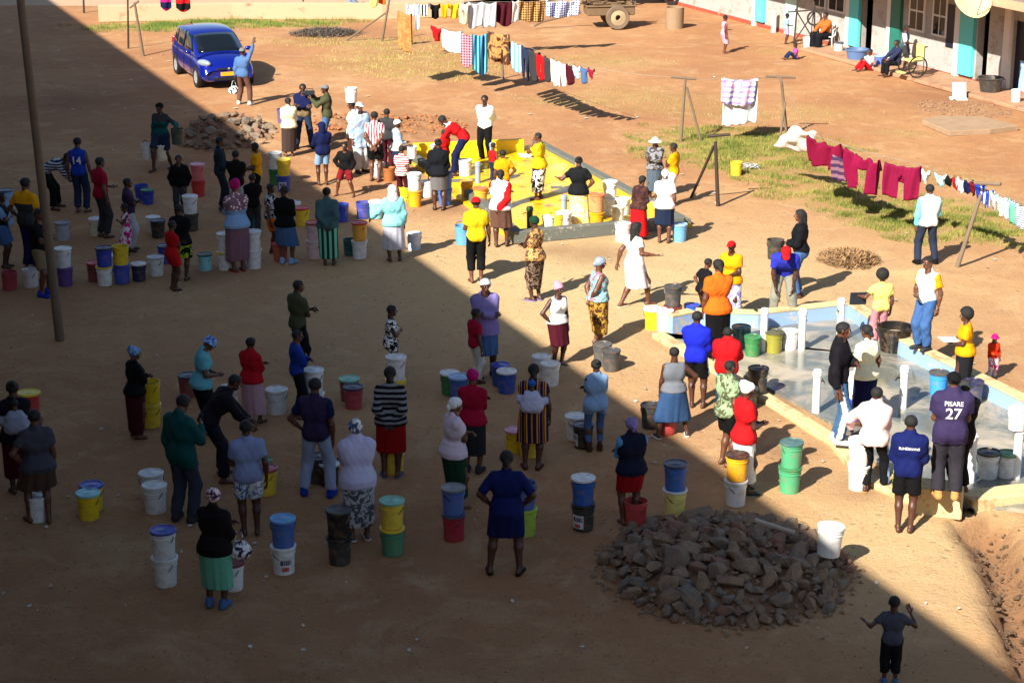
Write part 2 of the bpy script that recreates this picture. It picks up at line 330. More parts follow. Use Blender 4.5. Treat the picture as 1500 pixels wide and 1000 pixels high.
def person(x, y, ty, face, label, top, bot, arms=('down', 'down'), legs='stand', lean=0, hair='short', hat=None, shoes=None, fem=0, fat=0., h=None, z=0, sk=None, head=(0, 0), tl=None, side=0, at=None, hc='black'):
    n = len(PEOPLE); rn = random.Random(n*13+5); base = P(x, y, z) if at is None else Vector(at)
    if h is None:
        h = Pd(x, ty, base.y).z-z-(.05 if hat in ('wrap', 'sunhat') else .02)
        if legs in ('walk', 'stride'): h *= 1.03
    h = max(.55, min(1.92, h)); S = h/1.7; kid = max(0, 1.5-h)
    root = empty('person', label, 'person', base, -math.radians(face)); sk = skinm(rn.randrange(2) if sk is None else sk)
    hs = S*(1+kid*.42)/1.0; ln = math.radians(lean); yaw, pit = math.radians(head[0]), math.radians(head[1])
    vox = (.024 if y < 240 else .019)/max(S, .5)
    if legs in ('stand', 'apart', 'close', 'wide') and abs(lean) < 20:
        side = side or rn.uniform(-.035, .035); tl = tl if tl is not None else rn.uniform(-9, 9); lean = lean+rn.uniform(-3, 3.5)
        if head == (0, 0): head = (rn.uniform(-22, 22), rn.uniform(-4, 12))
    fat *= .72
    # legs
    j = lambda a: rn.uniform(-a, a)
    ftp = dict(stand=((.1+j(.02), j(.04)), (-.1+j(.02), j(.04))), apart=((.19, 0), (-.19, .02)), wide=((.27, .02), (-.27, -.02)), walk=((.09, .26), (-.09, -.24)), stride=((.12, .2), (-.12, -.2)), close=((.07, .02), (-.07, 0)), step=((.1, .02), (-.14, .16)), stepr=((.15, .18), (-.1, 0)))
    LT, LS = .43, .415
    if legs == 'sit': pz = .50; fo = [(.12, .46), (-.12, .44)]; fz = .08; py = 0
    elif legs == 'gsit': pz = .13; fo = [(.16, .62), (-.14, .6)]; fz = .08; py = 0
    elif legs == 'squat': pz = .42; fo = [(.15, .12), (-.15, .08)]; fz = .08; py = -.05
    else:
        fo = ftp[legs]; fz = .08; py = -.25*math.sin(ln)*.9
        D2 = max(math.hypot(f[0]-s*.09, f[1]-py) for f, s in zip(fo, (1, -1))); pz = .08+math.sqrt(max(.2, (LT+LS)**2*.992-D2*D2))
    Pp = np.array([side, py, pz]); Rl = rx(ln*.5); Rt = rx(ln) @ rz(math.radians(tl or 0))
    hipw = .09+.012*fem; hips = [Pp+np.array([s*hipw, 0, -.02]) for s in (1, -1)]
    W = .97+fat*.24; prims = []; legsP = []
    tr = [.082*(1+fat*.3+fem*.06), .058*(1+fat*.2), .054*(1+fat*.25), .036*(1+fat*.1)]
    ank = []; knee = []; foots = []
    for i, s in enumerate((1, -1)):
        a = np.array([fo[i][0], fo[i][1], fz]); k, a = ik(hips[i], a, LT, LS, (s*.1, 1, .0 if legs != 'gsit' else 1))
        ank.append(a); knee.append(k); fy = -s*math.radians(rn.uniform(4, 16)); fd = rz(fy) @ np.array([0, 1, 0]); foots.append((a, fy))
        cf = (k+a)/2+(k-a)*.16-np.array([0, .012, 0])
        legsP.append([C(hips[i], k, tr[0], tr[1]), C(k, cf, tr[1], tr[2]), C(cf, a, tr[2], tr[3])])
        prims += legsP[-1]+[C(a+np.array([0, 0, -.038])-fd*.045, a+np.array([0, 0, -.052])+fd*.13, .038, .027), C(a+np.array([0, 0, -.052])+fd*.12-np.cross(fd, (0, 0, 1))*.015, a+np.array([0, 0, -.055])+fd*.15+np.cross(fd, (0, 0, 1))*.015, .024)]
    waist = Pp+Rl @ np.array([0, 0, .13]); T = lambda v: waist+Rt @ np.array(v, float); Lp = lambda v: Pp+Rl @ np.array(v, float)
    shw = (.168-.012*fem)*(1-.06*kid)
    tor = [C(Lp((-.07-.015*fem, -.01, 0)), Lp((.07+.015*fem, -.01, 0)), .108*W), C(Lp((-.045, 0, .1)), Lp((.045, 0, .1)), (.103-.010*fem)*(1+fat*.42)), C(T((-.075, 0, .14)), T((.075, 0, .14)), .105*W),
           C(T((-.085, 0, .22)), T((.085, 0, .22)), .102*(1+fat*.15)), C(T((-shw+.03, -.01, .30)), T((shw-.03, -.01, .30)), .062), C(T((0, 0, .29)), T((0, .005, .40)), .075, .055)]
    if fem: tor += [C(T((s*.065, .075, .19)), T((s*.065, .08, .18)), .058*(1+fat*.25)) for s in (1, -1)]
    if fem or fat > .4: tor += [C(Lp((s*.06, -.06, -.02)), Lp((s*.06, -.07, -.04)), .085*(1+fat*.2)) for s in (1, -1)]
    if fat > .4: tor.append(C(Lp((0, .05, .08)), Lp((0, .05, .14)), .10))
    armsP = []; hands = []; clipn = []
    ar = [.050*(1+fat*.35), .040*(1+fat*.25), .038*(1+fat*.1), .024]
    for i, s in enumerate((1, -1)):
        sh = T((s*(shw+.012), -.01, .295)); am = arms[i]; hp = 'r'; pole = (s*.5, -1, .0)
        if am == 'down': tg = sh+np.array([s*(.07+j(.03)), .04+j(.06), -.52]); pole = (s*.6, -1, 0)
        elif am == 'carry': tg = sh+np.array([s*.11, .02, -.55]); hp = 'g'
        elif am == 'knee': tg = knee[i]+np.array([0, .05, .06]); pole = (s*1, -.2, 0)
        elif am == 'reach': tg = np.array([s*.08, .62, .48]); hp = 'g'
        elif am == 'swf': tg = sh+np.array([s*.08, .24, -.46])
        elif am == 'swb': tg = sh+np.array([s*.08, -.22, -.47])
        elif isinstance(am, tuple): tg = np.array(am[:3], float); hp = am[3] if len(am) > 3 else 'r'; pole = (s*.6, -.4, -.8)
        else:
            q, pl, hp = ARM[am]; tg = T((s*q[0], q[1], q[2]+.30)); pole = Rt @ np.array([s*pl[0], pl[1], pl[2]])
            if am == 'fold' and i: tg = tg+Rt @ np.array([0, .035, .03])
        e, t = ik(sh, tg, .285, .25, pole)
        A = [C(sh, e, ar[0], ar[1]), C(e, e+(t-e)*.35, ar[1], ar[2]), C(e+(t-e)*.35, t, ar[2], ar[3])]; armsP.append((A, sh, e, t)); prims += A
        u = (t-e)/np.linalg.norm(t-e); inw = np.array([-s, 0, 0.]) if am not in ('fwd', 'out', 'outup') else np.array([-s*.3, 0, 1.])
        if am == 'up': inw = np.array([0, 1., 0])
        if am == 'back': inw = np.array([0, -1., .3])
        if am in ('hip', 'pocket'): u = u*.4+np.array([-s*.1, -.1 if am == 'hip' else .1, -.6]); u /= np.linalg.norm(u)
        w = inw-u*(inw@u); w /= np.linalg.norm(w)+1e-9; xx = np.cross(w, u)      # x = palm x dir ; thumb side
        thumb_fwd = 1 if xx[1]+.3*xx[2] >= 0 else -1
        if am in ('fwd', 'out', 'outup', 'back', 'up'): thumb_fwd = 1 if xx[0]*s >= 0 else -1
        hands.append((hp, t, np.stack([xx*thumb_fwd, w, u], 1), thumb_fwd))
    prims += tor
    nb = T((0, .0, .37)); Rh = rx(ln*.55+pit) @ rz(-yaw); hcen = nb+Rh @ np.array([0, .03, .145*hs/S+.012])
    prims.append(C(T((0, 0, .33)), hcen+Rh @ np.array([0, -.03, -.05]), .052, .050))
    V, Q = field(prims, .035, vox)
    L = [(V*S, Q, 0)]
    L.append((((HV*(hs/S)) @ Rh.T.astype(np.float32)+hcen.astype(np.float32))*S, HQ, HM))
    for hp, t, B, mir in hands:
        v, q = HANDS[hp]; v = v*A3((1, 1, 1)); q = q if np.linalg.det(B) > 0 else q[:, ::-1]; k_ = 1-.12*fem
        L.append(((v*k_) @ B.T.astype(np.float32)*S+(t*S).astype(np.float32), q, 0))
    VV = []; QQ = []; MM = []; c = 0
    for v, q, m in L: VV.append(v); QQ.append(q+c); MM.append(m if isinstance(m, np.ndarray) else np.full(len(q), m)); c += len(v)
    link('body', mesh_np('body', np.concatenate(VV), np.concatenate(QQ), [sk, M_EYE, M_PUP, M_LIP], np.concatenate(MM)), root)
    HM4 = Matrix.Translation(Vector(hcen*S)) @ Matrix(Rh.tolist()).to_4x4() @ Matrix.Scale(hs, 4)
    if hat != 'none' and hair: link('hair', headgear(hair, M_HAIR if hc == 'black' else cloth(hc)), root, HM4)
    if hat:
        hk, hcq = hat.split(':'); g_ = link(HWNAME[hk], headgear(hk, cloth(hcq)), root, HM4)
    # clothes
    ph = [rn.uniform(0, 6) for _ in range(6)]
    wv = []
    for _ in range(8):
        la = rn.uniform(.07, .26); an = rn.uniform(0, 6.283); dz = rn.uniform(-.75, .75); k_ = 2*math.pi/la; wv.append((k_*math.cos(an), k_*math.sin(an), k_*dz, rn.uniform(0, 6), la/.16, _ % 2))
    def wr(a, X, Y, Z):
        r = 0
        for a1, a2, a3, f0, w_, rg in wv:
            q = np.sin(X*a1+Y*a2+Z*a3+f0); r = r+w_*((.6-np.abs(q))*1.3 if rg else q)
        return a*.42*r
    ofs = lambda p, o, cl=(): (p[0], p[1], p[2]+o, p[3]+o, cl)
    def garment(name, pr, k, amp, mats, extra=None, sel=None, post2=None):
        def post(X, Y, Z, D):
            D = D-wr(amp, X, Y, Z)
            return post2(X, Y, Z, D) if post2 else D
        v, q = field(pr, k, vox, post, extra)
        mi = None
        if sel is not None: mi = sel(v[q].mean(1))
        return link(name, mesh_np(name, v*S, q, mats, mi), root)
    def skirtf(hz, flare, wzo=.10, amp=.05):
        wz = Lp((0, 0, wzo))[2]; pts = []
        for i in (0, 1):
            q = [hips[i], knee[i], ank[i]]; zz = [r_[2] for r_ in q][::-1]; pts.append((np.interp(hz, zz, [r_[0] for r_ in q][::-1]), np.interp(hz, zz, [r_[1] for r_ in q][::-1])))
        cx, cy = (pts[0][0]+pts[1][0])/2, (pts[0][1]+pts[1][1])/2; hxr = abs(pts[0][0]-pts[1][0])/2+.075*(1+fat*.3)+flare; hyr = abs(pts[0][1]-pts[1][1])/2+.085*(1+fat*.3)+flare
        hip_z = Pp[2]-.02; zs = [hz, hip_z, wz]; RX = [max(hxr, .155), .205*(W*.5+.5)+fem*.015, .155*(1+fat*.5)]; RY = [max(hyr, .13), .155*(1+fat*.35)+fem*.015, .12*(1+fat*.5)]
        wc = Lp((0, 0, wzo)); CX = [cx, Pp[0], wc[0]]; CY = [cy, Pp[1]-.015, wc[1]]
        def f(X, Y, Z, D):
            a = np.interp(Z, zs, RX); b = np.interp(Z, zs, RY); dx = X-np.interp(Z, zs, CX); dy = Y-np.interp(Z, zs, CY)
            t = np.clip((wz-Z)/(wz-hz), 0, 1); th = np.arctan2(dy, dx); m = 1+amp*t*(np.sin(8*th+ph[3])+.5*np.sin(13*th+ph[4]))
            d = (np.sqrt((dx/a/m)**2+(dy/b/m)**2)-1)*np.minimum(a, b)
            f.raw = d; return np.maximum(np.maximum(d, Z-wz), hz-Z)
        mx = max(hxr, .22)+.04; my = max(hyr, .2)+.04
        return f, (A3((min(cx, Pp[0])-mx, min(cy, Pp[1])-my, hz-.01)), A3((max(cx, Pp[0])+mx, max(cy, Pp[1])+my, wz+.01)))
    bk = bot[0] if bot else None
    def legpr(o1, o2, tcut, shorts=False):
        pr = []
        for i in (0, 1):
            hp, k, a = hips[i], knee[i], ank[i]
            if shorts:
                c_ = hp+(k-hp)*tcut; d = (k-hp)/np.linalg.norm(k-hp); pr.append(C(hp, c_+d*.05, tr[0]+o1, tr[1]*.4+tr[0]*.6+o2, [(c_, d)]))
            else:
                c_ = k+(a-k)*tcut; d = (a-k)/np.linalg.norm(a-k); pr += [C(hp, k, tr[0]+o1, tr[1]+o2)]+[C(k, c_+d*.06, tr[1]+o2, tr[3]+o2+.012, [(c_, d)])]
        return pr
    wcl = [(Lp((0, 0, .09)), Rl @ np.array([0, 0, 1.]))]
    pel = [ofs(p, .014, wcl) for p in tor[:2]]+[ofs(p, .014, wcl) for p in tor[6:] if p[0][2] < Lp((0, 0, .05))[2]]
    if bk in ('trousers', 'shorts', 'leggings', 'capri'):
        o1, o2 = dict(trousers=(.018, .026), leggings=(.008, .008), shorts=(.03, .035), capri=(.016, .02))[bk]
        b3 = bot[2] if len(bot) > 2 else {}
        ll = lambda c_, i, ax: np.interp(c_[:, 2], [ank[i][2], knee[i][2], hips[i][2]], [ank[i][ax], knee[i][ax], hips[i][ax]])
        sel = (lambda c_: ((np.where(c_[:, 0] > Pp[0], c_[:, 0]-ll(c_, 0, 0), ll(c_, 1, 0)-c_[:, 0]) > .05) & (np.abs(c_[:, 1]-np.where(c_[:, 0] > Pp[0], ll(c_, 0, 1), ll(c_, 1, 1))) < .038)).astype(int)) if 'st' in b3 else None
        garment('shorts' if bk == 'shorts' else 'trousers', pel+legpr(o1+b3.get('o', 0), o2+b3.get('o', 0), dict(trousers=.93, leggings=.8, shorts=.82, capri=.62)[bk], bk == 'shorts'), .03, .006 if bk != 'leggings' else .002, [cloth(bot[1])]+([cloth(b3['st'])] if 'st' in b3 else []), sel=sel)
    skf = None
    if bk == 'skirt':
        b3 = bot[2] if len(bot) > 2 else {}
        f, ex = skirtf(b3.get('hz', .45), b3.get('fl', .03), amp=b3.get('amp', .05))
        skf = f
        garment('skirt', [C(Pp, Pp, .05)], .03, .003, [cloth(bot[1])], ex, post2=lambda X, Y, Z, D: np.minimum(D, f(X, Y, Z, D)))
    if top:
        tk, tc = top[0], top[1]; o = top[2] if len(top) > 2 else {}
        off = dict(tee=.021, vest=.017, long=.020, jacket=.029, dress=.018, tank=.013, coat=.029)[tk]+o.get('o', 0)
        hem = o.get('len', dict(tee=.10, vest=.08, long=.08, jacket=.10, dress=0, tank=.02, coat=.25)[tk])
        hcl = [(Lp((0, 0, -hem)), Rl @ np.array([0, 0, -1.]))]; tp = [ofs(p, off, hcl if tk != 'dress' else ()) for p in tor]
        if tk in ('tank', 'vest'): tp = [ofs(p, off if i != 4 else off-.008, hcl) for i, p in enumerate(tor)]
        if hem > .12: tp += [C(hips[i], hips[i]+(knee[i]-hips[i])*.6, tr[0]+off, tr[0]+off, hcl) for i in (0, 1)]
        sl = o.get('sleeve', dict(tee=.62, long=1.9, jacket=1.93, coat=1.93, vest=0, tank=0, dress=.5)[tk]); ap = []
        for A, sh, e, t in armsP:
            if sl <= 0: continue
            if sl <= 1:
                c_ = sh+(e-sh)*sl; d = (e-sh)/np.linalg.norm(e-sh); ap.append(C(sh, c_+d*.05, ar[0]+off*.9, ar[1]+off+.006, [(c_, d)]))
            else:
                c_ = e+(t-e)*(sl-1); d = (t-e)/np.linalg.norm(t-e); ap += [C(sh, e, ar[0]+off*.8, ar[1]+off*.8), C(e, c_+d*.04, ar[1]+off*.8, ar[3]+off*.8+.004, [(c_, d)])]
        nk = T((0, .035, .40)); mats = [cloth(tc)]; sel = None
        if 'sl' in o: mats.append(cloth(o['sl']))
        if 'yo' in o: mats.append(cloth(o['yo']))
        def sel(c_):
            m = np.zeros(len(c_), int); X, Y, Z = c_.T
            if 'sl' in o and ap:
                da = np.min([dist((p[0], p[1], p[2], p[3], ()), X, Y, Z) for p in ap], 0); dt = np.min([dist((p[0], p[1], p[2], p[3], ()), X, Y, Z) for p in tp], 0); m[da < dt] = 1
            if 'yo' in o:
                zz = (c_-waist) @ Rt[:, 2]; m[(zz > o.get('yz', .22)) & (m == 0)] = len(mats)-1
            if 'lo' in o: m[((c_-waist) @ Rt[:, 2] < o.get('lz', .0))] = 0
            return m
        def p2(X, Y, Z, D, f=None):
            if f is not None: D = smin(D, f(X, Y, Z, D), .03)
            if skf is not None:
                skf(X, Y, Z, D); hp_ = hcl[0]; pl_ = (X-hp_[0][0])*hp_[1][0]+(Y-hp_[0][1])*hp_[1][1]+(Z-hp_[0][2])*hp_[1][2]; D = smin(D, np.maximum(np.maximum(skf.raw-.022, pl_), Z-Lp((0, 0, .125))[2]), .02)
            return np.maximum(D, -(np.sqrt((X-nk[0])**2+(Y-nk[1])**2+(Z-nk[2])**2)-(.075 if tk not in ('tank',) else .10)))
        if tk == 'dress':
            f, ex = skirtf(o.get('hz', .48), o.get('fl', .03), .16, o.get('amp', .05))
            if 'apron' in o: pass
            g_ = garment('dress', tp+ap, .03, .004, mats, ex, sel, lambda X, Y, Z, D: p2(X, Y, Z, D, f))
        else: g_ = garment(dict(tee='t_shirt', vest='vest', long='sweater', jacket='jacket', tank='tank_top', coat='jacket')[tk], tp+ap, .05, .006 if tk != 'tank' else .002, mats, None, sel, p2)
        if 'txt' in o:
            bv = BVHTree.FromPolygons([tuple(v.co) for v in g_.data.vertices], [tuple(p.vertices) for p in g_.data.polygons])
            for s_, zz, size in o['txt']:
                c_ = bpy.data.curves.new('print', 'FONT'); c_.body = s_; c_.size = size; c_.align_x = 'CENTER'; c_.align_y = 'CENTER'; c_.offset = size*.012; to = bpy.data.objects.new('print', c_)
                dg = bpy.context.evaluated_depsgraph_get(); col.objects.link(to); dg.update(); me = bpy.data.meshes.new_from_object(to.evaluated_get(dg)); bpy.data.objects.remove(to)
                bm = bmesh.new(); bm.from_mesh(me); bmesh.ops.triangulate(bm, faces=bm.faces[:])
                for _ in range(2): bmesh.ops.subdivide_edges(bm, edges=[e for e in bm.edges if e.calc_length() > .02], cuts=1); bmesh.ops.triangulate(bm, faces=bm.faces[:])
                T0 = Vector(T((0, 0, zz))*S); up = Vector((Rt @ np.array([0, 0, 1.])))
                for v in bm.verts:
                    q = T0+Vector((v.co.x, 0, 0))+up*v.co.y-Vector((0, .6, 0)); hit = bv.ray_cast(q, Vector((0, 1, 0)))
                    v.co = (hit[0] if hit[0] else q+Vector((0, .45, 0)))-Vector((0, .006, 0))
                me.materials.clear(); bm.to_mesh(me); bm.free(); me.materials.append(cloth('white')); link('print', me, root)
    if shoes:
        kk, cc = shoes.split(':')
        for a, fy in foots: link(kk if kk == 'shoe' else 'sandal', shoe(kk, cloth(cc)), root, Matrix.Translation(Vector((a[0]*S, a[1]*S, (a[2]-.08)*S))) @ Matrix.Rotation(fy, 4, 'Z') @ Matrix.Scale(S, 4))
    info = dict(root=root, S=S, h=h, base=base, hands=[base+Matrix.Rotation(-math.radians(face), 3, 'Z') @ Vector((t+B[:, 2]*.07)*S) for _, t, B, _ in hands],
        head=base+Matrix.Rotation(-math.radians(face), 3, 'Z') @ Vector((hcen+Rh @ np.array([0, 0, .115*hs/S]))*S), W=lambda v: base+Matrix.Rotation(-math.radians(face), 3, 'Z') @ Vector(v)*S, T=lambda v: base+Matrix.Rotation(-math.radians(face), 3, 'Z') @ Vector(T(v)*S), face=face)
    PEOPLE.append(info); return info
M_EYE = simple('eye white', '#d8d2c8', .3, var=.02, bump=0); M_PUP = simple('pupil', '#0c0806', .2, bump=0); M_LIP = simple('lip', '#5e2c28', .4, bump=0)
M_HAIR = simple('hair', '#0f0d0c', .75, 60, .4, .6)
# ------------------------------------------------------------------ ground
YB = [P(597, 236), P(752, 357), P(1012, 332), P(797, 214)]                 # yellow basin corners
TREN = [P(1440, 772), P(1464, 815), P(1487, 870), P(1514, 940), P(1550, 1030)]
def segd(X, Y, a, b):
    dx, dy = b[0]-a[0], b[1]-a[1]; t = np.clip(((X-a[0])*dx+(Y-a[1])*dy)/(dx*dx+dy*dy), 0, 1); return np.hypot(X-a[0]-t*dx, Y-a[1]-t*dy)
def hgt(X, Y):
    z = .012*np.sin(X*1.3+Y*.7)*np.sin(Y*1.1-X*.4)+.006*np.sin(X*4.1+1)*np.sin(Y*3.7)
    z = z*np.clip((Y-10)/10, 0, 1)
    d = np.min([segd(X, Y, TREN[i], TREN[i+1]) for i in range(4)], 0)+.10*np.sin(X*9+Y*5)*np.sin(Y*7); z = z-.42*np.clip(1.15-d/.33, 0, 1)**.6*(1+.25*np.sin(X*23)*np.sin(Y*19))
    for c, r, hh in ((P(560, 190), (2.6, 1.9), .16), (P(480, 180), (1.3, 1.0), .08), (P(1350, 400), (.7, .6), .09), (P(1290, 445), (.5, .4), .07)):
        q = ((X-c.x)/r[0])**2+((Y-c.y)/r[1])**2; z = z+hh*np.exp(-q*1.6)*(1+.5*np.sin(X*7.3)*np.sin(Y*6.1+X)+.3*np.sin(X*17)*np.sin(Y*15))
    return z
def lines(a, b, st, ext): 
    c = list(np.arange(a, b+1e-6, st)); lo = [a-e for e in ext][::-1]; hi = [b+e for e in ext]; return np.array(lo+c+hi)
gx = lines(-24, 24, .16, [1, 3, 8, 20, 60, 200, 500]); gy = lines(18, 84, .16, [1, 3, 8, 20, 60, 200, 600]); GX, GY = np.meshgrid(gx, gy, indexing='ij')
GZ = hgt(GX, GY); nx, ny = GX.shape; I = np.arange(nx*ny).reshape(nx, ny)
gq = np.stack([I[:-1, :-1], I[1:, :-1], I[1:, 1:], I[:-1, 1:]], -1).reshape(-1, 4)
def emask(X, Y, L):
    m = np.zeros_like(X)
    for cx, cy, rx_, ry_, rot in L:
        a = P(cx, cy); c, s = math.cos(rot), math.sin(rot); u = (X-a.x)*c+(Y-a.y)*s; v = -(X-a.x)*s+(Y-a.y)*c; m = np.maximum(m, np.clip(1.35-np.sqrt((u/rx_)**2+(v/ry_)**2), 0, 1))
    return m
W0 = P(150, 30); 
GR_A = [(215, 41, 2.2, .9, 0), (330, 36, 2.6, .9, 0), (400, 34, 2.6, 1.0, .03), (275, 38, 1.6, .8, 0)]
GR_B = [(590, 88, 2.6, 2.6, -.6), (640, 108, 1.8, 1.3, -.1), (520, 62, 2.6, 1.1, 0)]
GR_C = [(1030, 218, 1.7, 1.5, -.5), (1130, 240, 2.1, 1.6, -.9), (1230, 290, 1.9, 1.15, -.95), (1330, 330, 1.7, 1.0, -.95), (1420, 318, 1.5, 1.3, -.9), (1480, 345, 1.4, .8, -.9), (1100, 205, 2.4, 1.2, -.5)]
GR_D = [(900, 92, 1.8, .9, 0), (950, 145, 2.6, 1.6, -.5), (1040, 165, 2.6, 1.2, -.4), (1190, 165, 1.7, 1.2, -.4), (830, 150, 1.6, .7, -.4), (1140, 78, 1.2, .5, -.8), (700, 100, .9, .7, 0), (1390, 262, 1.6, .9, -.9), (880, 85, 1.5, .8, 0), (1320, 195, .9, .5, 0)]
me = mesh_np('ground', np.stack([GX, GY, GZ], -1).reshape(-1, 3), gq, [])
def vattr(me, name, vals): a = me.attributes.new(name, 'FLOAT', 'POINT'); a.data.foreach_set('value', vals.astype(np.float32).ravel())
g1 = np.maximum(emask(GX, GY, GR_A), emask(GX, GY, GR_C)); g2 = np.maximum(emask(GX, GY, GR_B)*.75, emask(GX, GY, GR_D)*.5)
vattr(me, 'grass', np.maximum(g1, g2))
pc = P(870, 420); pale = np.exp(-(((GX-pc.x)/7)**2+((GY-pc.y)/6.5)**2)**1.1)+.8*np.exp(-(((GX-5.5)/2.2)**2+((GY-25.5)/4)**2)); vattr(me, 'pale', np.clip(pale, 0, 1))
td = np.min([segd(GX, GY, TREN[i], TREN[i+1]) for i in range(4)], 0); dc = P(560, 190)
damp = np.clip(1.9-td/.30, 0, 1)
for q_, rr in ((P(770, 300), 1.0), (P(870, 372), .9), (P(560, 190), 1.9), (P(1420, 150), 1.9), (P(480, 50), 1.4), (P(655, 305), .7), (P(1135, 590), .6), (P(820, 366), .6), (P(985, 492), .7), (P(700, 345), .5), (P(1150, 660), .4), (P(80, 150), 1.6), (P(560, 640), .5), (P(300, 400), .7), (P(1255, 720), .4)): damp = np.maximum(damp, .65*np.exp(-((GX-q_.x)**2+(GY-q_.y)**2)/rr**2))
vattr(me, 'damp', damp)
t = NT('dirt ground'); co = t.co()
n1 = t.noise(.22, 6, .6, co); n2 = t.noise(1.6, 8, .7, co); n3 = t.noise(14, 6, .75, co)
at_ = lambda n: t.n('ShaderNodeAttribute', attribute_name=n).outputs['Fac']
c = t.ramp(n1, [(.3, hx('#96653f')), (.5, hx('#a9784c')), (.68, hx('#b68d60'))])
c = t.mix(t.math('MULTIPLY', t.ramp(n2, [(.36, (0,)*3), (.62, (1,)*3)]), .55), c, hx('#96673f'))
c = t.mix(t.math('MULTIPLY', at_('pale'), .8), c, hx('#c4ab7c'))
c = t.mix(t.math('MULTIPLY', t.ramp(t.noise(.9, 5, .65, co, 1.2), [(.52, (0,)*3), (.7, (1,)*3)]), .35), c, hx('#c8ab7e'))
c = t.mix(t.math('MULTIPLY', t.ramp(t.noise(5.5, 7, .75, co, .8), [(.54, (0,)*3), (.66, (1,)*3)]), .34), c, hx('#7d5535'))
c = t.mix(t.math('MULTIPLY', t.ramp(t.noise(55, 3, .7, co), [(.60, (0,)*3), (.68, (1,)*3)]), .45), c, hx('#5a3d2a'))
c = t.mix(t.math('MULTIPLY', t.ramp(t.noise(38, 3, .7, co), [(.64, (0,)*3), (.70, (1,)*3)]), .5), c, hx('#d9c7a8'))
gm = t.math('MULTIPLY', at_('grass'), t.ramp(t.noise(3.5, 6, .7, co), [(.36, (0,)*3), (.58, (1,)*3)]))
c = t.mix(t.math('MULTIPLY', gm, .6), c, t.mix(n3, hx('#6d6a2a'), hx('#a89a4c')))
c = t.mix(t.math('MULTIPLY', at_('damp'), .75), c, hx('#6e452a'))
vo = t.n('ShaderNodeTexVoronoi'); vo.inputs['Scale'].default_value = 2.6; vo.inputs['Randomness'].default_value = 1; t.l(co, vo.inputs['Vector']); fp = t.ramp(vo.outputs['Distance'], [(.05, (0,)*3), (.16, (1,)*3)]); n2 = t.math('ADD', n2, t.math('MULTIPLY', fp, .35))
c = t.mix(t.math('MULTIPLY', t.math('SUBTRACT', 1.0, fp), .22), c, hx('#6e4a2e'))
t.bump(t.math('ADD', t.math('MULTIPLY', n2, .6), t.math('MULTIPLY', n3, .5)), .75, .10)
me.materials.append(t.done(c, .95)); g_ = link('ground', me); g_['kind'] = 'structure'
def gz(x, y): return float(hgt(np.array([x]), np.array([y]))[0])
# ------------------------------------------------------------------ apartment block behind the camera: it throws the long shadow
nv, dv_ = Vector((.924, .382, 0)), Vector((-.382, .924, 0)); RZB = math.atan2(dv_.y, dv_.x)
plaster = simple('old plaster', '#6e675c', .9, 2, .25, .3); conc = simple('concrete', '#8d8478', .9, 5, .25, .4); glassd = simple('window glass', '#1c2226', .12, 3, .2, 0)
wp = simple('white paint', '#cfcdc6', .6, 4, .12, .2)
ab = empty('apartment_building', 'tall apartment block casting the long shadow over the yard', 'building', -nv*5.6+dv_*25, RZB)
MB().box((0, 0, 6.1), (112, 10, 12.2)).obj('wall', plaster, ab)
MB().box((0, 0, 12.42), (112.6, 10.6, .44)).obj('roof', conc, ab)
for f_ in range(4):
    for k in range(12):
        m = MB(); m.box((-52+k*9.4, -5.02, 1.6+f_*3.05), (1.9, .1, 1.3)); w_ = m.obj('window', wp, ab); MB().box((-52+k*9.4, -5.08, 1.6+f_*3.05), (1.6, .05, 1.05)).obj('pane', glassd, w_)
    if f_: MB().box((0, -5.04, f_*3.05), (112, .12, .14)).obj('ledge', conc, ab)
# ------------------------------------------------------------------ walls and basins
def strip(name, pts, th, z0, z1, mats, parent=None, side=1, bevel=.012):
    m = MB(); pts = [Vector(p).to_2d() for p in pts]; n = len(pts); off = []
    for i in range(n):
        a = (pts[i]-pts[i-1]).normalized() if i else None; b = (pts[i+1]-pts[i]).normalized() if i < n-1 else None
        na = Vector((-a.y, a.x)) if a else None; nb_ = Vector((-b.y, b.x)) if b else None
        if a is None: o = nb_
        elif b is None: o = na
        else: o = (na+nb_).normalized(); o = o/max(.4, o.dot(na))
        off.append(pts[i]+o*th*side)
    poly = pts+off[::-1]
    m.prism([(p.x, p.y) for p in poly], z0, z1); return m.obj(name, mats, parent, bevel=bevel)
def paint(name, c, under='#8b8378', wear=.62, rough=.55, wet=0):
    t = NT(name); co = t.co(); n = t.noise(2.2, 8, .7, co); n2 = t.noise(16, 6, .7, co)
    f = t.ramp(t.math('ADD', t.math('MULTIPLY', n, .7), t.math('MULTIPLY', n2, .3)), [(wear-.03, (0,)*3), (wear+.03, (1,)*3)])
    base = t.mix(f, t.mix(n2, sc(hx(c), .88), sc(hx(c), 1.08)), hx(under)); t.bump(n2, .25, .01)
    r = t.ramp(t.noise(.9, 4, .6, co, .6), [(.42, (rough if not wet else .12,)*3), (.6, (rough,)*3)])
    return t.done(base, r)
YEL = paint('yellow painted concrete', '#e2b40c', '#a8662c', .57, .5, 1); GRC = paint('grey curb concrete', '#5d6058', '#a39a86', .58, .8); 
yb = empty('yellow_basin', 'yellow painted concrete water basin with grey kerbs', 'basin', (YB[0]+YB[2])/2)
yo = yb.location.copy(); Y2 = [p-yo for p in YB]
def px(*pts): return [P(a, b)-yo for a, b in pts]
MB().prism([(p.x, p.y) for p in Y2], -.05, .07).obj('basin_floor', YEL, yb)
strip('back_wall', px((606, 233), (768, 226)), .16, 0, .38, [paint('yellow wall', '#ecc010', '#9c5a2a', .7)], yb, 1)
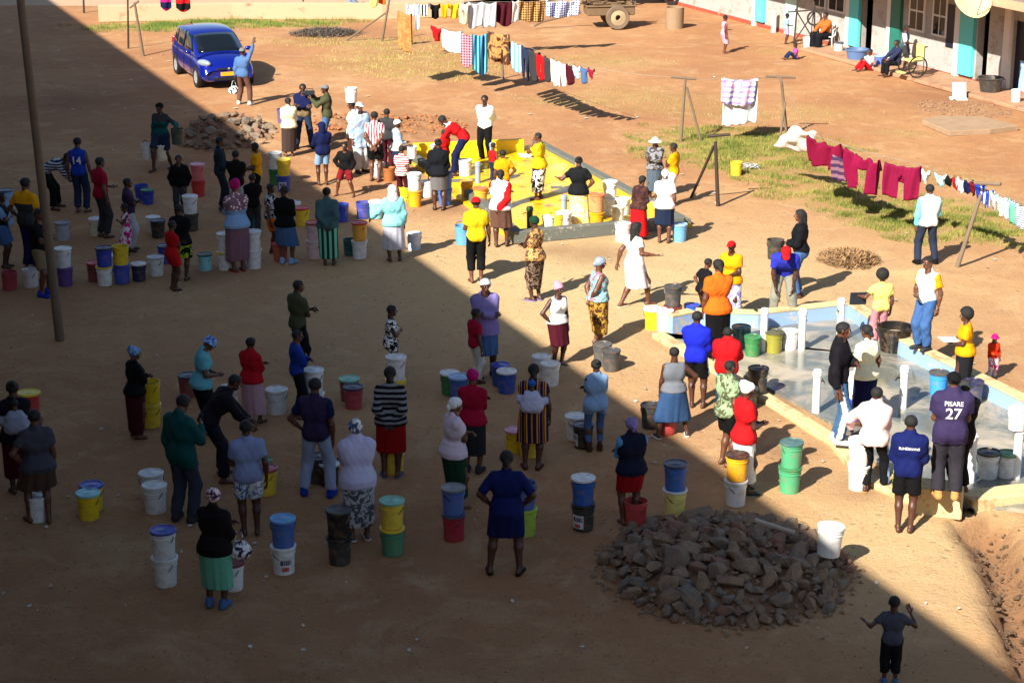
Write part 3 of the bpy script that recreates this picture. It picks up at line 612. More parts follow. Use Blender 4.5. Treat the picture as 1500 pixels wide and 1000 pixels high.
strip('kerb', px((795, 214), (1012, 330)), .22, 0, .15, GRC, yb, -1); strip('kerb', px((752, 358), (1004, 336)), .22, 0, .27, GRC, yb, 1)
strip('kerb', px((597, 237), (648, 268)), .2, 0, .22, GRC, yb, 1); strip('kerb', px((680, 293), (748, 352)), .22, 0, .24, GRC, yb, 1)
strip('drain_channel', px((648, 272), (700, 270)), .12, 0, .12, GRC, yb, 1)
GZF = .07
# blue basin
bb = empty('washing_slab', 'blue and cream walled wash slab with wet grey concrete floor', 'basin', P(1240, 560)); bo = bb.location.copy()
def pb(*pts): return [P(a, b)-bo for a, b in pts]
def wet():
    t = NT('wet concrete'); co = t.co(); n = t.noise(.8, 7, .65, co, .5); n2 = t.noise(9, 6, .7, co)
    base = t.mix(n2, hx('#565a54'), hx('#74766c')); f = t.ramp(n, [(.45, (0,)*3), (.6, (1,)*3)]); base = t.mix(f, base, hx('#a59a88')); base = t.mix(t.ramp(t.noise(2.5, 6, .7, co, 1), [(.62, (0,)*3), (.7, (1,)*3)]), base, hx('#8a6248'))
    t.bump(n2, .12, .01); return t.done(base, t.ramp(n, [(.42, (.06,)*3), (.62, (.55,)*3)]))
CRM = paint('cream painted concrete', '#c2ad80', '#a5855a', .55, .9); BLU = paint('pale blue paint', '#86a2c8', '#b3ab98', .58, .7)
FL = pb((975, 492), (1136, 578), (1241, 636), (1291, 690), (1420, 745), (1600, 760), (1640, 690), (1500, 612), (1320, 528), (1241, 470), (1109, 482), (985, 500))
MB().prism([(p.x, p.y) for p in FL], -.04, .06).obj('slab_floor', wet(), bb)
BW = [P(985, 489), P(1018, 482), P(1110, 485), P(1241, 470), P(1318, 526), P(1500, 618), P(1640, 688)]
BW = [p-bo for p in BW]
for i in range(len(BW)-1):
    strip('wall_segment', [BW[i], BW[i+1]], .2, 0, .30, [BLU], bb, 1, 0); strip('wall_coping', [BW[i], BW[i+1]], .24, .303, .345, [CRM], bb, 1, .01)
strip('front_kerb', pb((972, 492), (1128, 583), (1236, 650), (1283, 704), (1350, 735)), .24, -.05, .09, [CRM], bb, -1, .02)
MB().box(P(1379, 758)-bo+Vector((0, .22, .2)), (.66, .42, .44), -.25).obj('kerb_block', CRM, bb, bevel=.02)
strip('front_kerb', pb((1424, 752), (1500, 742), (1600, 735)), .40, -.05, .20, [CRM], bb, 1, .02)
pipe_ = MB().tube([P(1395, 748)-bo+Vector((0, .3, -.02)), P(1420, 757)-bo+Vector((0, 0, .04))], .10, 12, False); pipe_.obj('drain_pipe', simple('dark pipe', '#1a1a1a', .5), bb)
def standpost(x, y, h_, label, z=.06, top=0, m=None):
    r = empty('tap_post', label, 'post', P(x, y, z), R.uniform(0, 6), 'white tap posts')
    MB().lathe([(.065, 0), (.065, h_-.1), (.078, h_-.095), (.078, h_-.03), (.066, h_-.025), (.06, h_), (0, h_)], 16).obj('post_body', m or simple('white post', '#d9d9d4', .5, 3, .08), r, True)
    MB().tube([(.06, 0, h_*.72), (.12, 0, h_*.72), (.14, 0, h_*.66)], .011, 6).tube([(.1, 0, h_*.72), (.1, 0, h_*.78)], .008, 6).obj('tap', simple('brass', '#6a5838', .4, Metallic=.7), r, True); return r
for a in ((1118, 514, .78, 'white tap post between the green and olive buckets'), (1174, 512, .74, 'white tap post right of the round white bucket'), (1230, 500, .8, 'white tap post on the slab by the back wall'),
          (1195, 604, .72, 'white tap post standing alone in the wet slab front'), (1322, 598, .72, 'white tap post centre of slab beside the pink hoodie girl'), (1421, 705, .74, 'shaded tap post right of the black hooded figure'), (1488, 700, .8, 'tap post at right edge with a white container on top')):
    standpost(*a)
for a in ((776, 337, .52, 'dark green tap post by the woman in green beanie', 'green post', '#24401c'), (826, 318, .5, 'blue grey tap post left of the cream skirt woman', 'bluegrey post', '#8494a4'), (700, 268, .5, 'blue grey tap post in the middle of the yellow basin', 'bluegrey post', '#8494a4'), (721, 238, .5, 'pale tap post beside the man in white shirt', 'bluegrey post', '#8494a4')):
    r_ = standpost(a[0], a[1], a[2], a[3], .07, m=simple(a[4], a[5], .5)); r_['group'] = 'tap posts in the yellow basin'
# low wall and road far left
rd = MB(); rd.prism([(-60, P(0, 9).y), (0, P(0, 9).y), (P(600, 12).x, P(600, 12).y), (12, 82), (40, 110), (-60, 110)], 0, .015); o_ = rd.obj('road', simple('pale road', '#a98d72', .95, .6, .12, .4)); o_['kind'] = 'structure'
lw = empty('low_wall', 'low weathered concrete wall behind the grass strip', 'wall', P(145, 33)); lo_ = lw.location
strip('wall_body', [P(145, 33)-lo_, P(340, 29)-lo_, P(560, 29)-lo_, P(680, 24)-lo_], .5, 0, .58, [paint('weathered wall', '#bf9c7c', '#8c6c50', .6, .9)], lw, 1)
# ------------------------------------------------------------------ row house at upper right
ba, bb_ = P(1040, 20), P(1500, 142); BD = (bb_-ba).normalized(); BN = Vector((BD.y, -BD.x, 0)); BN = BN if BN.x < 0 else -BN     # BN points out into the yard
brz = math.atan2(BD.y, BD.x)
rh = empty('row_house', 'long whitewashed row house with turquoise pillars', 'house', ba, brz)      # local +x runs towards the camera
sg = -1 if (Matrix.Rotation(brz, 3, 'Z') @ Vector((0, 1, 0))).dot(BN) < 0 else 1                      # local y sign of the yard side
def tpx(x, y=None): # parameter along the wall of the ground point below photo x
    best = None
    for i in range(4001):
        q = ba+BD*(-10+i*.01)
        u = 750+FPX*q.x/(q.y*math.cos(PITCH)+HC*math.sin(PITCH)); 
        if best is None or abs(u-x) < best[0]: best = (abs(u-x), -10+i*.01)
    return best[1]
def bx(name, t0, t1, y0, y1, z0, z1, m, parent=rh, bv=0):   # y measured outwards from wall face
    return MB().box(((t0+t1)/2, sg*(y0+y1)/2, (z0+z1)/2), (t1-t0, abs(y1-y0), z1-z0)).obj(name, m, parent, bevel=bv)
WW = paint('whitewashed wall', '#a29f9a', '#8d8276', .55, .85); TUR = paint('turquoise paint', '#58c4c6', '#9fc4bc', .64, .6); RED = paint('red oxide paint', '#9c4430', '#b08a6c', .6, .8)
teald = simple('dark teal door', '#1d6a5c', .5, 3); 
L1 = tpx(1500)+9
s1, s2 = tpx(1258), tpx(1275); s3, s4 = tpx(1427), tpx(1443)
d1, d2 = tpx(1478), tpx(1497)
for a, b in ((-4, s1), (s2, s3), (s4, d1), (d2, L1)): bx('wall', a, b, -.25, 0, 0, 3.0, WW); bx('plinth', a, b, -.2, .03, 0, .12, RED)
bx('wall', d1, d2, -.25, 0, 2.15, 3.0, WW)
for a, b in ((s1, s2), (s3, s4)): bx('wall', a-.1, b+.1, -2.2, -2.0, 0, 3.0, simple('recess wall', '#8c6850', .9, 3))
for x0, x1 in ((1109, 1121), (1245, 1259), (1305, 1319), (1405, 1425)): 
    a, b = tpx(x0), tpx(x1); bx('pillar', a, b, .004, .12, .2, 3.0, TUR if x0 != 1305 else teald)
for x0, x1 in ((1104, 1109), (1239, 1245), (1299, 1305), (1397, 1405), (1468, 1477)): bx('pillar', tpx(x0), tpx(x1), .004, .10, .0, 3.0, wp)
for x0, x1, n_ in ((1192, 1207, 2), (1213, 1235, 2), (1330, 1350, 2), (1364, 1382, 2)):
    a, b = tpx(x0), tpx(x1); w = bx('window', a-.06, b+.06, .0, .05, 1.15, 2.45, wp); 
    for k in range(n_): 
        for q in range(2): bx('pane', a+(b-a)*k/n_+.03, a+(b-a)*(k+1)/n_-.03, .03, .058, 1.22+q*.6, 1.22+q*.6+.54, glassd, w)
dr = bx('door', d1, d2, -.2, -.12, 0, 2.15, simple('dark door', '#151a2c', .5, 3)); bx('lower_panel', d1+.3, d2-.1, -.12, -.09, .1, 1.0, simple('pale blue door', '#8fb8d8', .6, 3), dr); bx('door_frame', d1-.1, d1, .0, .06, 0, 2.2, wp, dr)
dr = bx('door', tpx(1383), tpx(1394), .004, .03, .9, 2.2, simple('dark door', '#151a2c', .5, 3))
dr = bx('door', tpx(1150), tpx(1166), .004, .05, 0, 2.1, simple('pale teal door', '#a9cfc4', .6, 3))
RFm = simple('roof sheet', '#8a7466', .7, 2, .3); bx('roof', -5, L1+1, -5, 2.1, 3.0, 3.12, RFm); bx('fascia', -5, L1+1, 2.1, 2.14, 2.9, 3.14, simple('fascia', '#b08c70', .8, 4))
bx('wall', -4, L1, -4.9, -4.7, 0, 3.0, WW); bx('wall', -4, -3.8, -4.7, -.25, 0, 3.0, WW)
pv = empty('verandah_slab', 'worn concrete apron in front of the row house', 'paving', ba, brz); 
MB().box(((tpx(1230)+L1)/2, sg*.8, .055), (L1-tpx(1230), 1.5, .11)).obj('slab', paint('worn concrete', '#a47c5e', '#8a6248', .55, .9), pv, bevel=.02)
cs_ = MB(); cs_.prism([(p.x, p.y) for p in (P(1350, 183), P(1372, 177), P(1440, 178), P(1492, 192), P(1450, 197), P(1390, 200))], 0, .14); tag(cs_.obj('concrete_cover', simple('tan concrete', '#957b60', .9, 4, .35, .6), bevel=.01), 'flat concrete slab lying in the dirt at upper right', 'slab')
# dish
def dish():
    p = min((Pd(1421, -3, 50+i*.1) for i in range(200)), key=lambda q: abs((q-ba).dot(BN)-2.75)); r = empty('satellite_dish', 'pale yellowed satellite dish on the row house eave', 'satellite dish', p)
    M = Matrix.Rotation(math.radians(62), 4, 'X') @ Matrix.Rotation(0, 4, 'Z'); M = Matrix.Rotation(math.radians(25), 4, 'Z') @ M
    MB().lathe([(0, 0), (.25, .012), (.45, .05), (.62, .11), (.64, .12), (.62, .125), (.45, .066), (.25, .028), (0, .016)], 28, M).obj('dish_bowl', simple('dish', '#d8c890', .6, 3), r, True)
    MB().tube([M @ Vector((0, -.55, .1)), M @ Vector((0, -.1, .65))], .015).tube([M @ Vector((0, 0, 0)), Vector((0, .25, -.5)), Vector((0.1, .6, -.62))], .03).obj('arm', simple('galv', '#6a6a66', .5), r, True)
dish()
# ------------------------------------------------------------------ pails
def pmesh(key, fn):
    if key not in MC: MC[key] = fn()
    return MC[key]
PROF = [(.132, 0), (.136, .004), (.149, .285), (.158, .288), (.158, .300), (.151, .303), (.152, .325), (.160, .328), (.161, .340), (.154, .343), (.156, .366), (.163, .369), (.163, .379), (.154, .379)]
def pail_open(c): m = MB(); m.lathe(PROF+[(.146, .30), (.128, .04), (0, .04)], 28); return m.mesh('pail_body', plastic(c), True)
def lidm(c): m = MB(); m.lathe([(.166, .358), (.170, .362), (.170, .388), (.163, .394), (.150, .394), (.146, .384), (.05, .384), (.045, .388), (0, .388)], 28); return m.mesh('lid', plastic(c), True)
def waterm(): m = MB(); m.lathe([(.1449, .30), (0, .301)], 28); return m.mesh('water', simple('water', '#22282a', .03, 3, .1, .05), True)
def handm(c, a):
    m = MB(); pts = [Vector((.165*math.cos(q), -(.165*math.sin(q))*math.cos(a)-.02*math.sin(q), .315-.165*math.sin(q)*math.sin(a))) for q in [math.pi*i/10 for i in range(11)]]
    m.tube(pts, .0055, 6); m.tube(pts[4:7], .013, 8); return m.mesh('handle', plastic(c), True)
BUCKETS = []
def pail(loc, body, lid=None, hand_='black', label='', s=1.0, rot=None, group=None, tilt=None, up=False, print_=None):
    r = empty('bucket', label, 'bucket', loc, R.uniform(-.9, .9) if rot is None else rot, group); s *= R.uniform(.985, 1.015); r.scale = (s*1.02, s*1.02, s*.98)
    if tilt: r.rotation_euler = (tilt[0], tilt[1], r.rotation_euler[2])
    link('pail_body', pmesh('pail'+body, lambda: pail_open(body)), r)
    if lid: link('lid', pmesh('lid'+lid, lambda: lidm(lid)), r)
    else: link('water', pmesh('waterm', waterm), r)
    a = -1.35 if up else R.choice((1.2, 1.3, .95)); link('handle', pmesh('h%s%.2f' % (hand_, a), lambda: handm(hand_, a)), r)
    if print_:
        m = MB()
        for k, (z0, z1, a0, a1, c) in enumerate(print_):
            m.mi = k; n = 8
            for i in range(n):
                q0, q1 = a0+(a1-a0)*i/n, a0+(a1-a0)*(i+1)/n; rr = lambda z: .137+.0457*z+.0012
                m.add([(rr(z)*math.cos(q), rr(z)*math.sin(q), z) for q, z in ((q0, z0), (q1, z0), (q1, z1), (q0, z1))], [(0, 1, 2, 3)])
        m.obj('printed_label', [plastic(k[4]) for k in print_], r)
    BUCKETS.append(r); return r
CN = dict(white='white', blue='blue', yellow='yellow', black='black', red='red', green='green')
def cname(c): return {'dkgrey': 'dark grey', 'ltblue': 'light blue', 'sky': 'sky blue', 'dkred': 'dark red', 'ltgrey': 'pale grey', 'dkgreen': 'dark green', 'gold': 'deep yellow', 'lemon': 'pale yellow', 'palepink': 'pinkish white', 'teal': 'teal', 'aqua': 'aqua', 'dkbrown': 'black-brown'}.get(c, c)
def B(x, y, st, where, z=0, s=1.0, **k):
    p = P(x, y+3, z)
    if len(st) == 1: s *= R.choice((.9, .97, 1.0, 1.0, 1.05))
    for i, q in enumerate(st):
        b, l = (q+(None,))[:2] if isinstance(q, tuple) else (q, None)
        d = cname(b)+(' bucket' if i < len(st)-1 else ' bucket with matching lid' if l == b else ' bucket with %s lid' % cname(l) if l else ' open bucket')
        if len(st) > 1: d += ', '+('lower' if i == 0 else 'upper')+' of the pair'
        l_ = l if (l or i == len(st)-1) else b
        pail(p+Vector((R.uniform(-.012, .012) if i else 0, 0, (.378 if not l else .384)*s*i)), b, l_, k.get('hand', 'black' if b != 'black' else 'khaki'), d+' '+where, s, print_=k.get('pr', {}).get(i) if 'pr' in k else None)
# ------------------------------------------------------------------ cloth on lines
def panel(name, cat, label, x0, y0, x1, y1, drop, mat, zl=1.7, shape='sheet', fold=.35, group=None, Y=None):
    a = P(x0, y0, zl) if Y is None else Pd(x0, y0, Y); b = P(x1, y1, zl) if Y is None else Pd(x1, y1, Y); L = (b-a).length
    mid = (a+b)/2; bot = Pd((x0+x1)/2, (y0+y1)/2+drop, mid.y).z; H = max(.12, mid.z-bot); n = max(6, int(L/.04)); m = max(6, int(H/.05)); d = (b-a)/L; nn = Vector((d.y, -d.x, 0)).normalized()
    if nn.y > 0: nn = -nn
    ph = R.uniform(0, 6); V = []; keep = []
    for j in range(m+1):
        for i in range(n+1):
            u, v = i/n, j/m; w = 1
            if shape == 'sheet': hh = H*(1+.05*math.sin(u*5+ph)+.02*math.sin(u*L*13+ph))
            else: hh = H
            uu = u
            if shape == 'shirt' and v > .35: uu = .5+(u-.5)*.68
            q = a+(b-a)*uu; amp = (.10 if L > 1.0 else .045)*min(1, .3+v*2.5); sag = .05*math.sin(math.pi*u)+(.02 if L < 1 else .09)*abs(math.sin(math.pi*u*max(1, round(L/.5))))*(1-v*.6)
            off = amp*math.sin(u*L*13+ph+v*1.3+1.2*math.sin(u*5+ph))+.03*math.sin(u*L*29+v*3)
            V.append((q+nn*(off+.03)+Vector((0, 0, -hh*v-sag-(.0 if v else 0))))[:])
    F = [(j*(n+1)+i, (j+1)*(n+1)+i, (j+1)*(n+1)+i+1, j*(n+1)+i+1) for j in range(m) for i in range(n) if not (shape == 'trousers' and j/m > .28 and abs((i+.5)/n-.5) < .06+.05*(j/m)) and not (shape == 'shirt' and j/m > .35 and False)]
    nv_ = len(V); bk = int(m*fold)      # back flap folded over the line
    V2 = [(Vector(V[j*(n+1)+i])-nn*(.06+.02*j/m)).to_tuple() for j in range(bk+1) for i in range(n+1)]; V += V2
    F += [(nv_+j*(n+1)+i, nv_+j*(n+1)+i+1, nv_+(j+1)*(n+1)+i+1, nv_+(j+1)*(n+1)+i) for j in range(bk) for i in range(n)]
    F += [(i, i+1, nv_+i+1, nv_+i) for i in range(n)]
    V = np.array(V)-np.array(a); me = bpy.data.meshes.new(name); me.from_pydata(V.tolist(), [], F); me.materials.append(cloth(mat))
    for p in me.polygons: p.use_smooth = True
    o = link(name, me); o.location = a; md = o.modifiers.new('thick', 'SOLIDIFY'); md.thickness = .008
    tag(o, label, cat, group); return o
wood = simple('weathered pole', '#6b5845', .9, 8, .3, .5); wood2 = simple('pale pole', '#6f5e4c', .9, 8, .25, .5); rust = simple('dark rusty pipe', '#33261f', .7, 8, .3)
def tpost(label, bx_, by_, tx, ty, r=.045, m=wood, bar=None, brace=None, name='clothesline_post', cat='post'):
    b = P(bx_, by_); tp = Pd(tx, ty, b.y); ro = empty(name, label, cat, b); MB().tube([Vector((0, 0, -.05)), tp-b], [r, r*.8], 10).obj('pole', m, ro, True)
    if bar: MB().tube([Pd(bar[0], bar[1], b.y+bar[4])-b, Pd(bar[2], bar[3], b.y-bar[4])-b], .035, 8).obj('crossbar', m, ro, True)
    if brace: 
        for q in brace: MB().tube([P(q[0], q[1])-b, Pd(q[2], q[3], b.y)-b], r*.7, 8).obj('brace', m, ro, True)
    return tp
def wire(label, pts, r=.006):
    pts = [Vector(p) for p in pts]; P_ = []
    for a, b in zip(pts[:-1], pts[1:]): P_ += [a+(b-a)*k/8-Vector((0, 0, .05*math.sin(math.pi*k/8))) for k in range(8)]
    P_.append(pts[-1]); o = pts[0].copy(); x = MB().tube([p-o for p in P_], r, 5).obj('clothesline', simple('wire', '#8a8070', .6)); x.location = o; tag(x, label, 'line')
# ------------------------------------------------------------------ rocks
RT = []
for k in range(14):
    bm = bmesh.new()
    for i in range(16): v = Vector((R.gauss(0, 1), R.gauss(0, 1), R.gauss(0, 1))).normalized(); bm.verts.new((v.x*.62*R.uniform(.75, 1), v.y*.45*R.uniform(.75, 1), v.z*.34*R.uniform(.75, 1)))
    r_ = bmesh.ops.convex_hull(bm, input=bm.verts); bmesh.ops.delete(bm, geom=list({g for g in r_['geom_interior'] if isinstance(g, bmesh.types.BMVert)}), context='VERTS')
    bmesh.ops.bevel(bm, geom=bm.edges[:], offset=.014, segments=1, affect='EDGES')
    me = bpy.data.meshes.new('rock'); bm.to_mesh(me); bm.free(); RT.append(me)
def rockmat(name, a, b, c_):
    t = NT(name); n = t.noise(3, 8, .7); oi = t.n('ShaderNodeObjectInfo').outputs['Random']; base = t.mix(oi, hx(a), hx(b)); base = t.mix(t.ramp(n, [(.4, (0,)*3), (.62, (1,)*3)]), base, hx(c_)); t.bump(t.noise(9, 8, .75), .7, .05); return t.done(base, .9)
RKM = [rockmat('rock brown', '#6c5442', '#86725e', '#96785a'), rockmat('rock grey', '#625c54', '#827a6e', '#8a7056'), rockmat('rock red', '#84503a', '#966a54', '#7a6454')]
for i, me in enumerate(RT): me.materials.append(RKM[(0, 1, 0, 1, 2)[i % 5]])
def rockpile(c, ru, rv, hh, n, smin_, smax, label, group):
    m = MB(); N = 40; Vv = []
    prof = lambda q: hh*max(0, 1-q**1.7)
    bm_v = []; rings = 9
    for i in range(rings+1):
        q = i/rings
        for k in range(N): a = 2*math.pi*k/N; bm_v.append((ru*q*math.cos(a)*(1+.06*math.sin(3*a)), rv*q*math.sin(a)*(1+.06*math.sin(3*a)), prof(q)-.05+R.uniform(-.03, .03)-(.05 if i == rings else 0)))
    m.add(bm_v, [(i*N+k, i*N+(k+1) % N, (i+1)*N+(k+1) % N, (i+1)*N+k) for i in range(rings) for k in range(N)]); o = m.obj('rubble', simple('rubble', '#7c5c42', .95, 20, .4, 1)); o.location = c; tag(o, 'loose rubble and earth '+group.replace('rocks', 'under the rocks'), 'rubble', kind='stuff')
    V = []; F = []        # small chips
    for i in range(int(n*3.2)):
        a = R.uniform(0, 6.283); q = math.sqrt(R.random())*1.12; me = RT[R.randrange(14)]; s = R.uniform(.03, .1); M = Matrix.Translation((ru*q*math.cos(a), rv*q*math.sin(a), max(0, prof(q))+.01)) @ Matrix.Rotation(R.uniform(0, 6), 4, 'Z') @ Matrix.Rotation(R.uniform(-.6, .6), 4, 'X') @ Matrix.Scale(s, 4); b = len(V)
        V += [(M @ v.co)[:] for v in me.vertices]; F += [tuple(b+k for k in p.vertices) for p in me.polygons]
    me = bpy.data.meshes.new('stone_chips'); me.from_pydata(V, [], F); me.materials.append(RKM[0]); o = link('stone_chips', me); o.location = c; tag(o, 'small stone chips scattered '+group.replace('rocks', 'between the rocks'), 'stones', kind='stuff')
    pts = []
    tries = 0
    while len(pts) < n and tries < 20000:
        tries += 1; a = R.uniform(0, 6.283); q = math.sqrt(R.random())*1.02; s = R.uniform(smin_, smax)*(1.15-.3*q)*(1.35 if R.random() < .16 else 1); p = (ru*q*math.cos(a), rv*q*math.sin(a), s)
        if any((p[0]-w[0])**2+(p[1]-w[1])**2 < (.40*(s+w[2])/2*1.55)**2 for w in pts) and tries < 12000: continue
        pts.append(p)
        me = RT[R.randrange(14)]; o = bpy.data.objects.new('rock', me); col.objects.link(o); q2 = min(1, q); o.location = c+Vector((p[0], p[1], prof(q2)+s*.10)); o.scale = (s*R.uniform(.75, 1.3), s*R.uniform(.8, 1.2), s*R.uniform(.8, 1.3)); o.rotation_euler = (R.uniform(-.7, .7), R.uniform(-.7, .7), R.uniform(0, 6.28)); tag(o, label, 'rock', group)
# ------------------------------------------------------------------ grass
def grass(areas, n, hmin, hmax, name, label, c1, c2, seed):
    rs = np.random.RandomState(seed); V = []; F = 0; out = []
    A = np.array([rx_*ry_ for _, _, rx_, ry_, _ in areas]); pick = rs.choice(len(areas), n, p=A/A.sum()); cl = None
    a = rs.rand(n)*6.283; q = rs.rand(n)**.62*1.25*(1+.15*np.sin(a*5)+.1*np.sin(a*9+1)); X = np.zeros(n); Y = np.zeros(n)
    for i, (cx, cy, rx_, ry_, rot) in enumerate(areas):
        k = pick == i; c = P(cx, cy); u = q[k]*rx_*np.cos(a[k]); v = q[k]*ry_*np.sin(a[k]); X[k] = c.x+u*math.cos(rot)-v*math.sin(rot); Y[k] = c.y+u*math.sin(rot)+v*math.cos(rot)
    den = .5+.5*np.sin(X*2.3+np.sin(Y*1.7)*2)*np.sin(Y*2.1+X)+.35*np.sin(X*6)*np.sin(Y*7); kp = rs.rand(n) < np.clip(den*1.3+.02, .03, 1); X = X[kp]; Y = Y[kp]; n = len(X)
    Z = hgt(X, Y); h = rs.uniform(hmin, hmax, n)*(.6+.8*np.clip(den[kp], 0, 1)); an = rs.rand(n)*6.283; w = rs.uniform(.005, .011, n); le = rs.uniform(0, .6, n)*h; la = rs.rand(n)*6.283
    v0 = np.stack([X-w*np.cos(an), Y-w*np.sin(an), Z-.01], 1); v1 = np.stack([X+w*np.cos(an), Y+w*np.sin(an), Z-.01], 1); v2 = np.stack([X+le*np.cos(la), Y+le*np.sin(la), Z+h], 1)
    V = np.stack([v0, v1, v2], 1).reshape(-1, 3); T = np.arange(3*n).reshape(-1, 3)
    me = mesh_np(name, V, np.zeros((0, 4), int), [], None, False, T); t = NT(name+' blades'); nn_ = t.noise(1.3, 4, .6); t.b.inputs['Subsurface Weight'].default_value = 0
    me.materials.append(t.done(t.mix(t.ramp(nn_, [(.35, (0,)*3), (.65, (1,)*3)]), hx(c1), hx(c2)), .7)); o = link('grass', me); tag(o, label, 'grass', kind='stuff')
grass(GR_C, 66000, .04, .10, 'grass', 'green grass band under the maroon washing line', '#536518', '#948c44', 3)
grass(GR_A, 15000, .05, .15, 'grass', 'tall green grass along the low wall', '#4c6a20', '#7c8a34', 4)
grass(GR_B, 9000, .03, .07, 'grass', 'dry yellow grass patch left of the washing', '#8c8c42', '#b8a468', 5)
grass(GR_D, 5500, .03, .06, 'grass', 'thin grass tufts scattered over the far yard', '#7c7c3c', '#a8945c', 6)
def heap(label, c, ru, rv, hh, n, cc, name, cat, L=.3):
    V = []; F = []
    for i in range(n):
        a = R.uniform(0, 6.28); q = math.sqrt(R.random())*R.uniform(.6, 1.1); z = hh*max(0, 1-q*q)*R.uniform(.3, 1)+.02; p = c+Vector((ru*q*math.cos(a), rv*q*math.sin(a), z)); d = Vector((R.gauss(0, 1), R.gauss(0, 1), R.gauss(0, .3))).normalized()*R.uniform(.3, 1)*L/2; w = Vector((-d.y, d.x, .3*d.z)).normalized()*R.uniform(.006, .014); b = len(V)
        V += [(p-d-w)[:], (p+d-w)[:], (p+d+w)[:], (p-d+w+Vector((0, 0, .008)))[:]]; F.append((b, b+1, b+2, b+3))
    me = bpy.data.meshes.new(name); me.from_pydata(V, [], F); me.materials.append(simple(name+'m', cc, .9, 4, .4)); tag(link(name, me), label, cat, kind='stuff')
heap('heap of dry straw coloured brush beside the slab', P(1243, 380), .62, .75, .12, 2600, '#8c6c48', 'brush_heap', 'brush')
heap('scattered ash and rubbish heap on the far grass', P(478, 50), 1.3, .9, .18, 1800, '#5c5248', 'rubbish_heap', 'rubbish', .3)
# pebbles and litter
def chips(label, name, c, ru, rv, rot, n, s0, s1, mat):
    V = []; F = []
    for i in range(n):
        a = R.uniform(0, 6.283); q = math.sqrt(R.random()); u, v = ru*q*math.cos(a), rv*q*math.sin(a); x = c.x+u*math.cos(rot)-v*math.sin(rot); y = c.y+u*math.sin(rot)+v*math.cos(rot); s = R.uniform(s0, s1)*(1 if R.random() < .85 else 1.8); b = len(V); me = RT[R.randrange(14)]
        M = Matrix.Translation((x, y, gz(x, y)+s*.12)) @ Matrix.Rotation(R.uniform(0, 6), 4, 'Z') @ Matrix.Rotation(R.uniform(-.6, .6), 4, 'X') @ Matrix.Scale(s, 4); V += [(M @ w.co)[:] for w in me.vertices]; F += [tuple(b+k for k in p.vertices) for p in me.polygons]
    me = bpy.data.meshes.new(name); me.from_pydata(V, [], F); me.materials.append(mat); tag(link(name, me), label, 'stones', kind='stuff')
chips('broken earth clods in the reddish dug ground behind the queue', 'earth_clods', P(560, 186), 2.3, 1.6, 0, 420, .04, .13, simple('red clod', '#94603a', .95, 5, .3, .6))
for i_ in range(3): chips(('upper', 'middle', 'lower')[i_]+' muddy stones lying along the drainage gully', 'gully_stones', (TREN[i_]+TREN[i_+1])/2, .24, .8, -.35, 130, .02, .07, simple('gully stone', '#53402e', .95, 5, .4, .6))
chips('dark gravel on the mound before the row house', 'gravel', P(1408, 160), 1.6, 1.1, -.9, 500, .03, .09, simple('dark gravel', '#80624a', .95, 5, .3, .6))
V = []; F = []
for i in range(3600):
    yy = R.uniform(2, 1000); xx = R.uniform(-20, 1520); p = P(xx, yy); s = R.uniform(.012, .04)*(1+.6*(yy < 300)); b = len(V); me = RT[i % 14]
    M = Matrix.Translation(Vector((p.x, p.y, gz(p.x, p.y)+s*.1))) @ Matrix.Rotation(R.uniform(0, 6), 4, 'Z') @ Matrix.Scale(s, 4); V += [(M @ v.co)[:] for v in me.vertices]; F += [tuple(b+k for k in q.vertices) for q in me.polygons]
me = bpy.data.meshes.new('pebbles'); me.from_pydata(V, [], F); me.materials.append(simple('pebble', '#8c6a4c', .9, 2, .5)); tag(link('pebbles', me), 'small pebbles and clods scattered over the dirt yard', 'pebbles', kind='stuff')
V = []; F = []
for i in range(240):
    yy = R.uniform(20, 960); xx = R.uniform(0, 1500); p = P(xx, yy); z0 = gz(p.x, p.y)+.012; s = R.uniform(.02, .06)*(1.3 if yy < 300 else .8); b = len(V)
    for k in range(5): a = k*1.257+R.uniform(-.4, .4); V.append((p.x+s*math.cos(a)*R.uniform(.5, 1.2), p.y+s*math.sin(a)*R.uniform(.5, 1.2), z0+R.uniform(0, .03)))
    F.append(tuple(range(b, b+5)))
me = bpy.data.meshes.new('litter'); me.from_pydata(V, [], F); me.materials.append(simple('paper litter', '#b8b2a6', .8, 2, .3)); tag(link('litter', me), 'pale scraps of litter scattered across the yard', 'litter', kind='stuff')
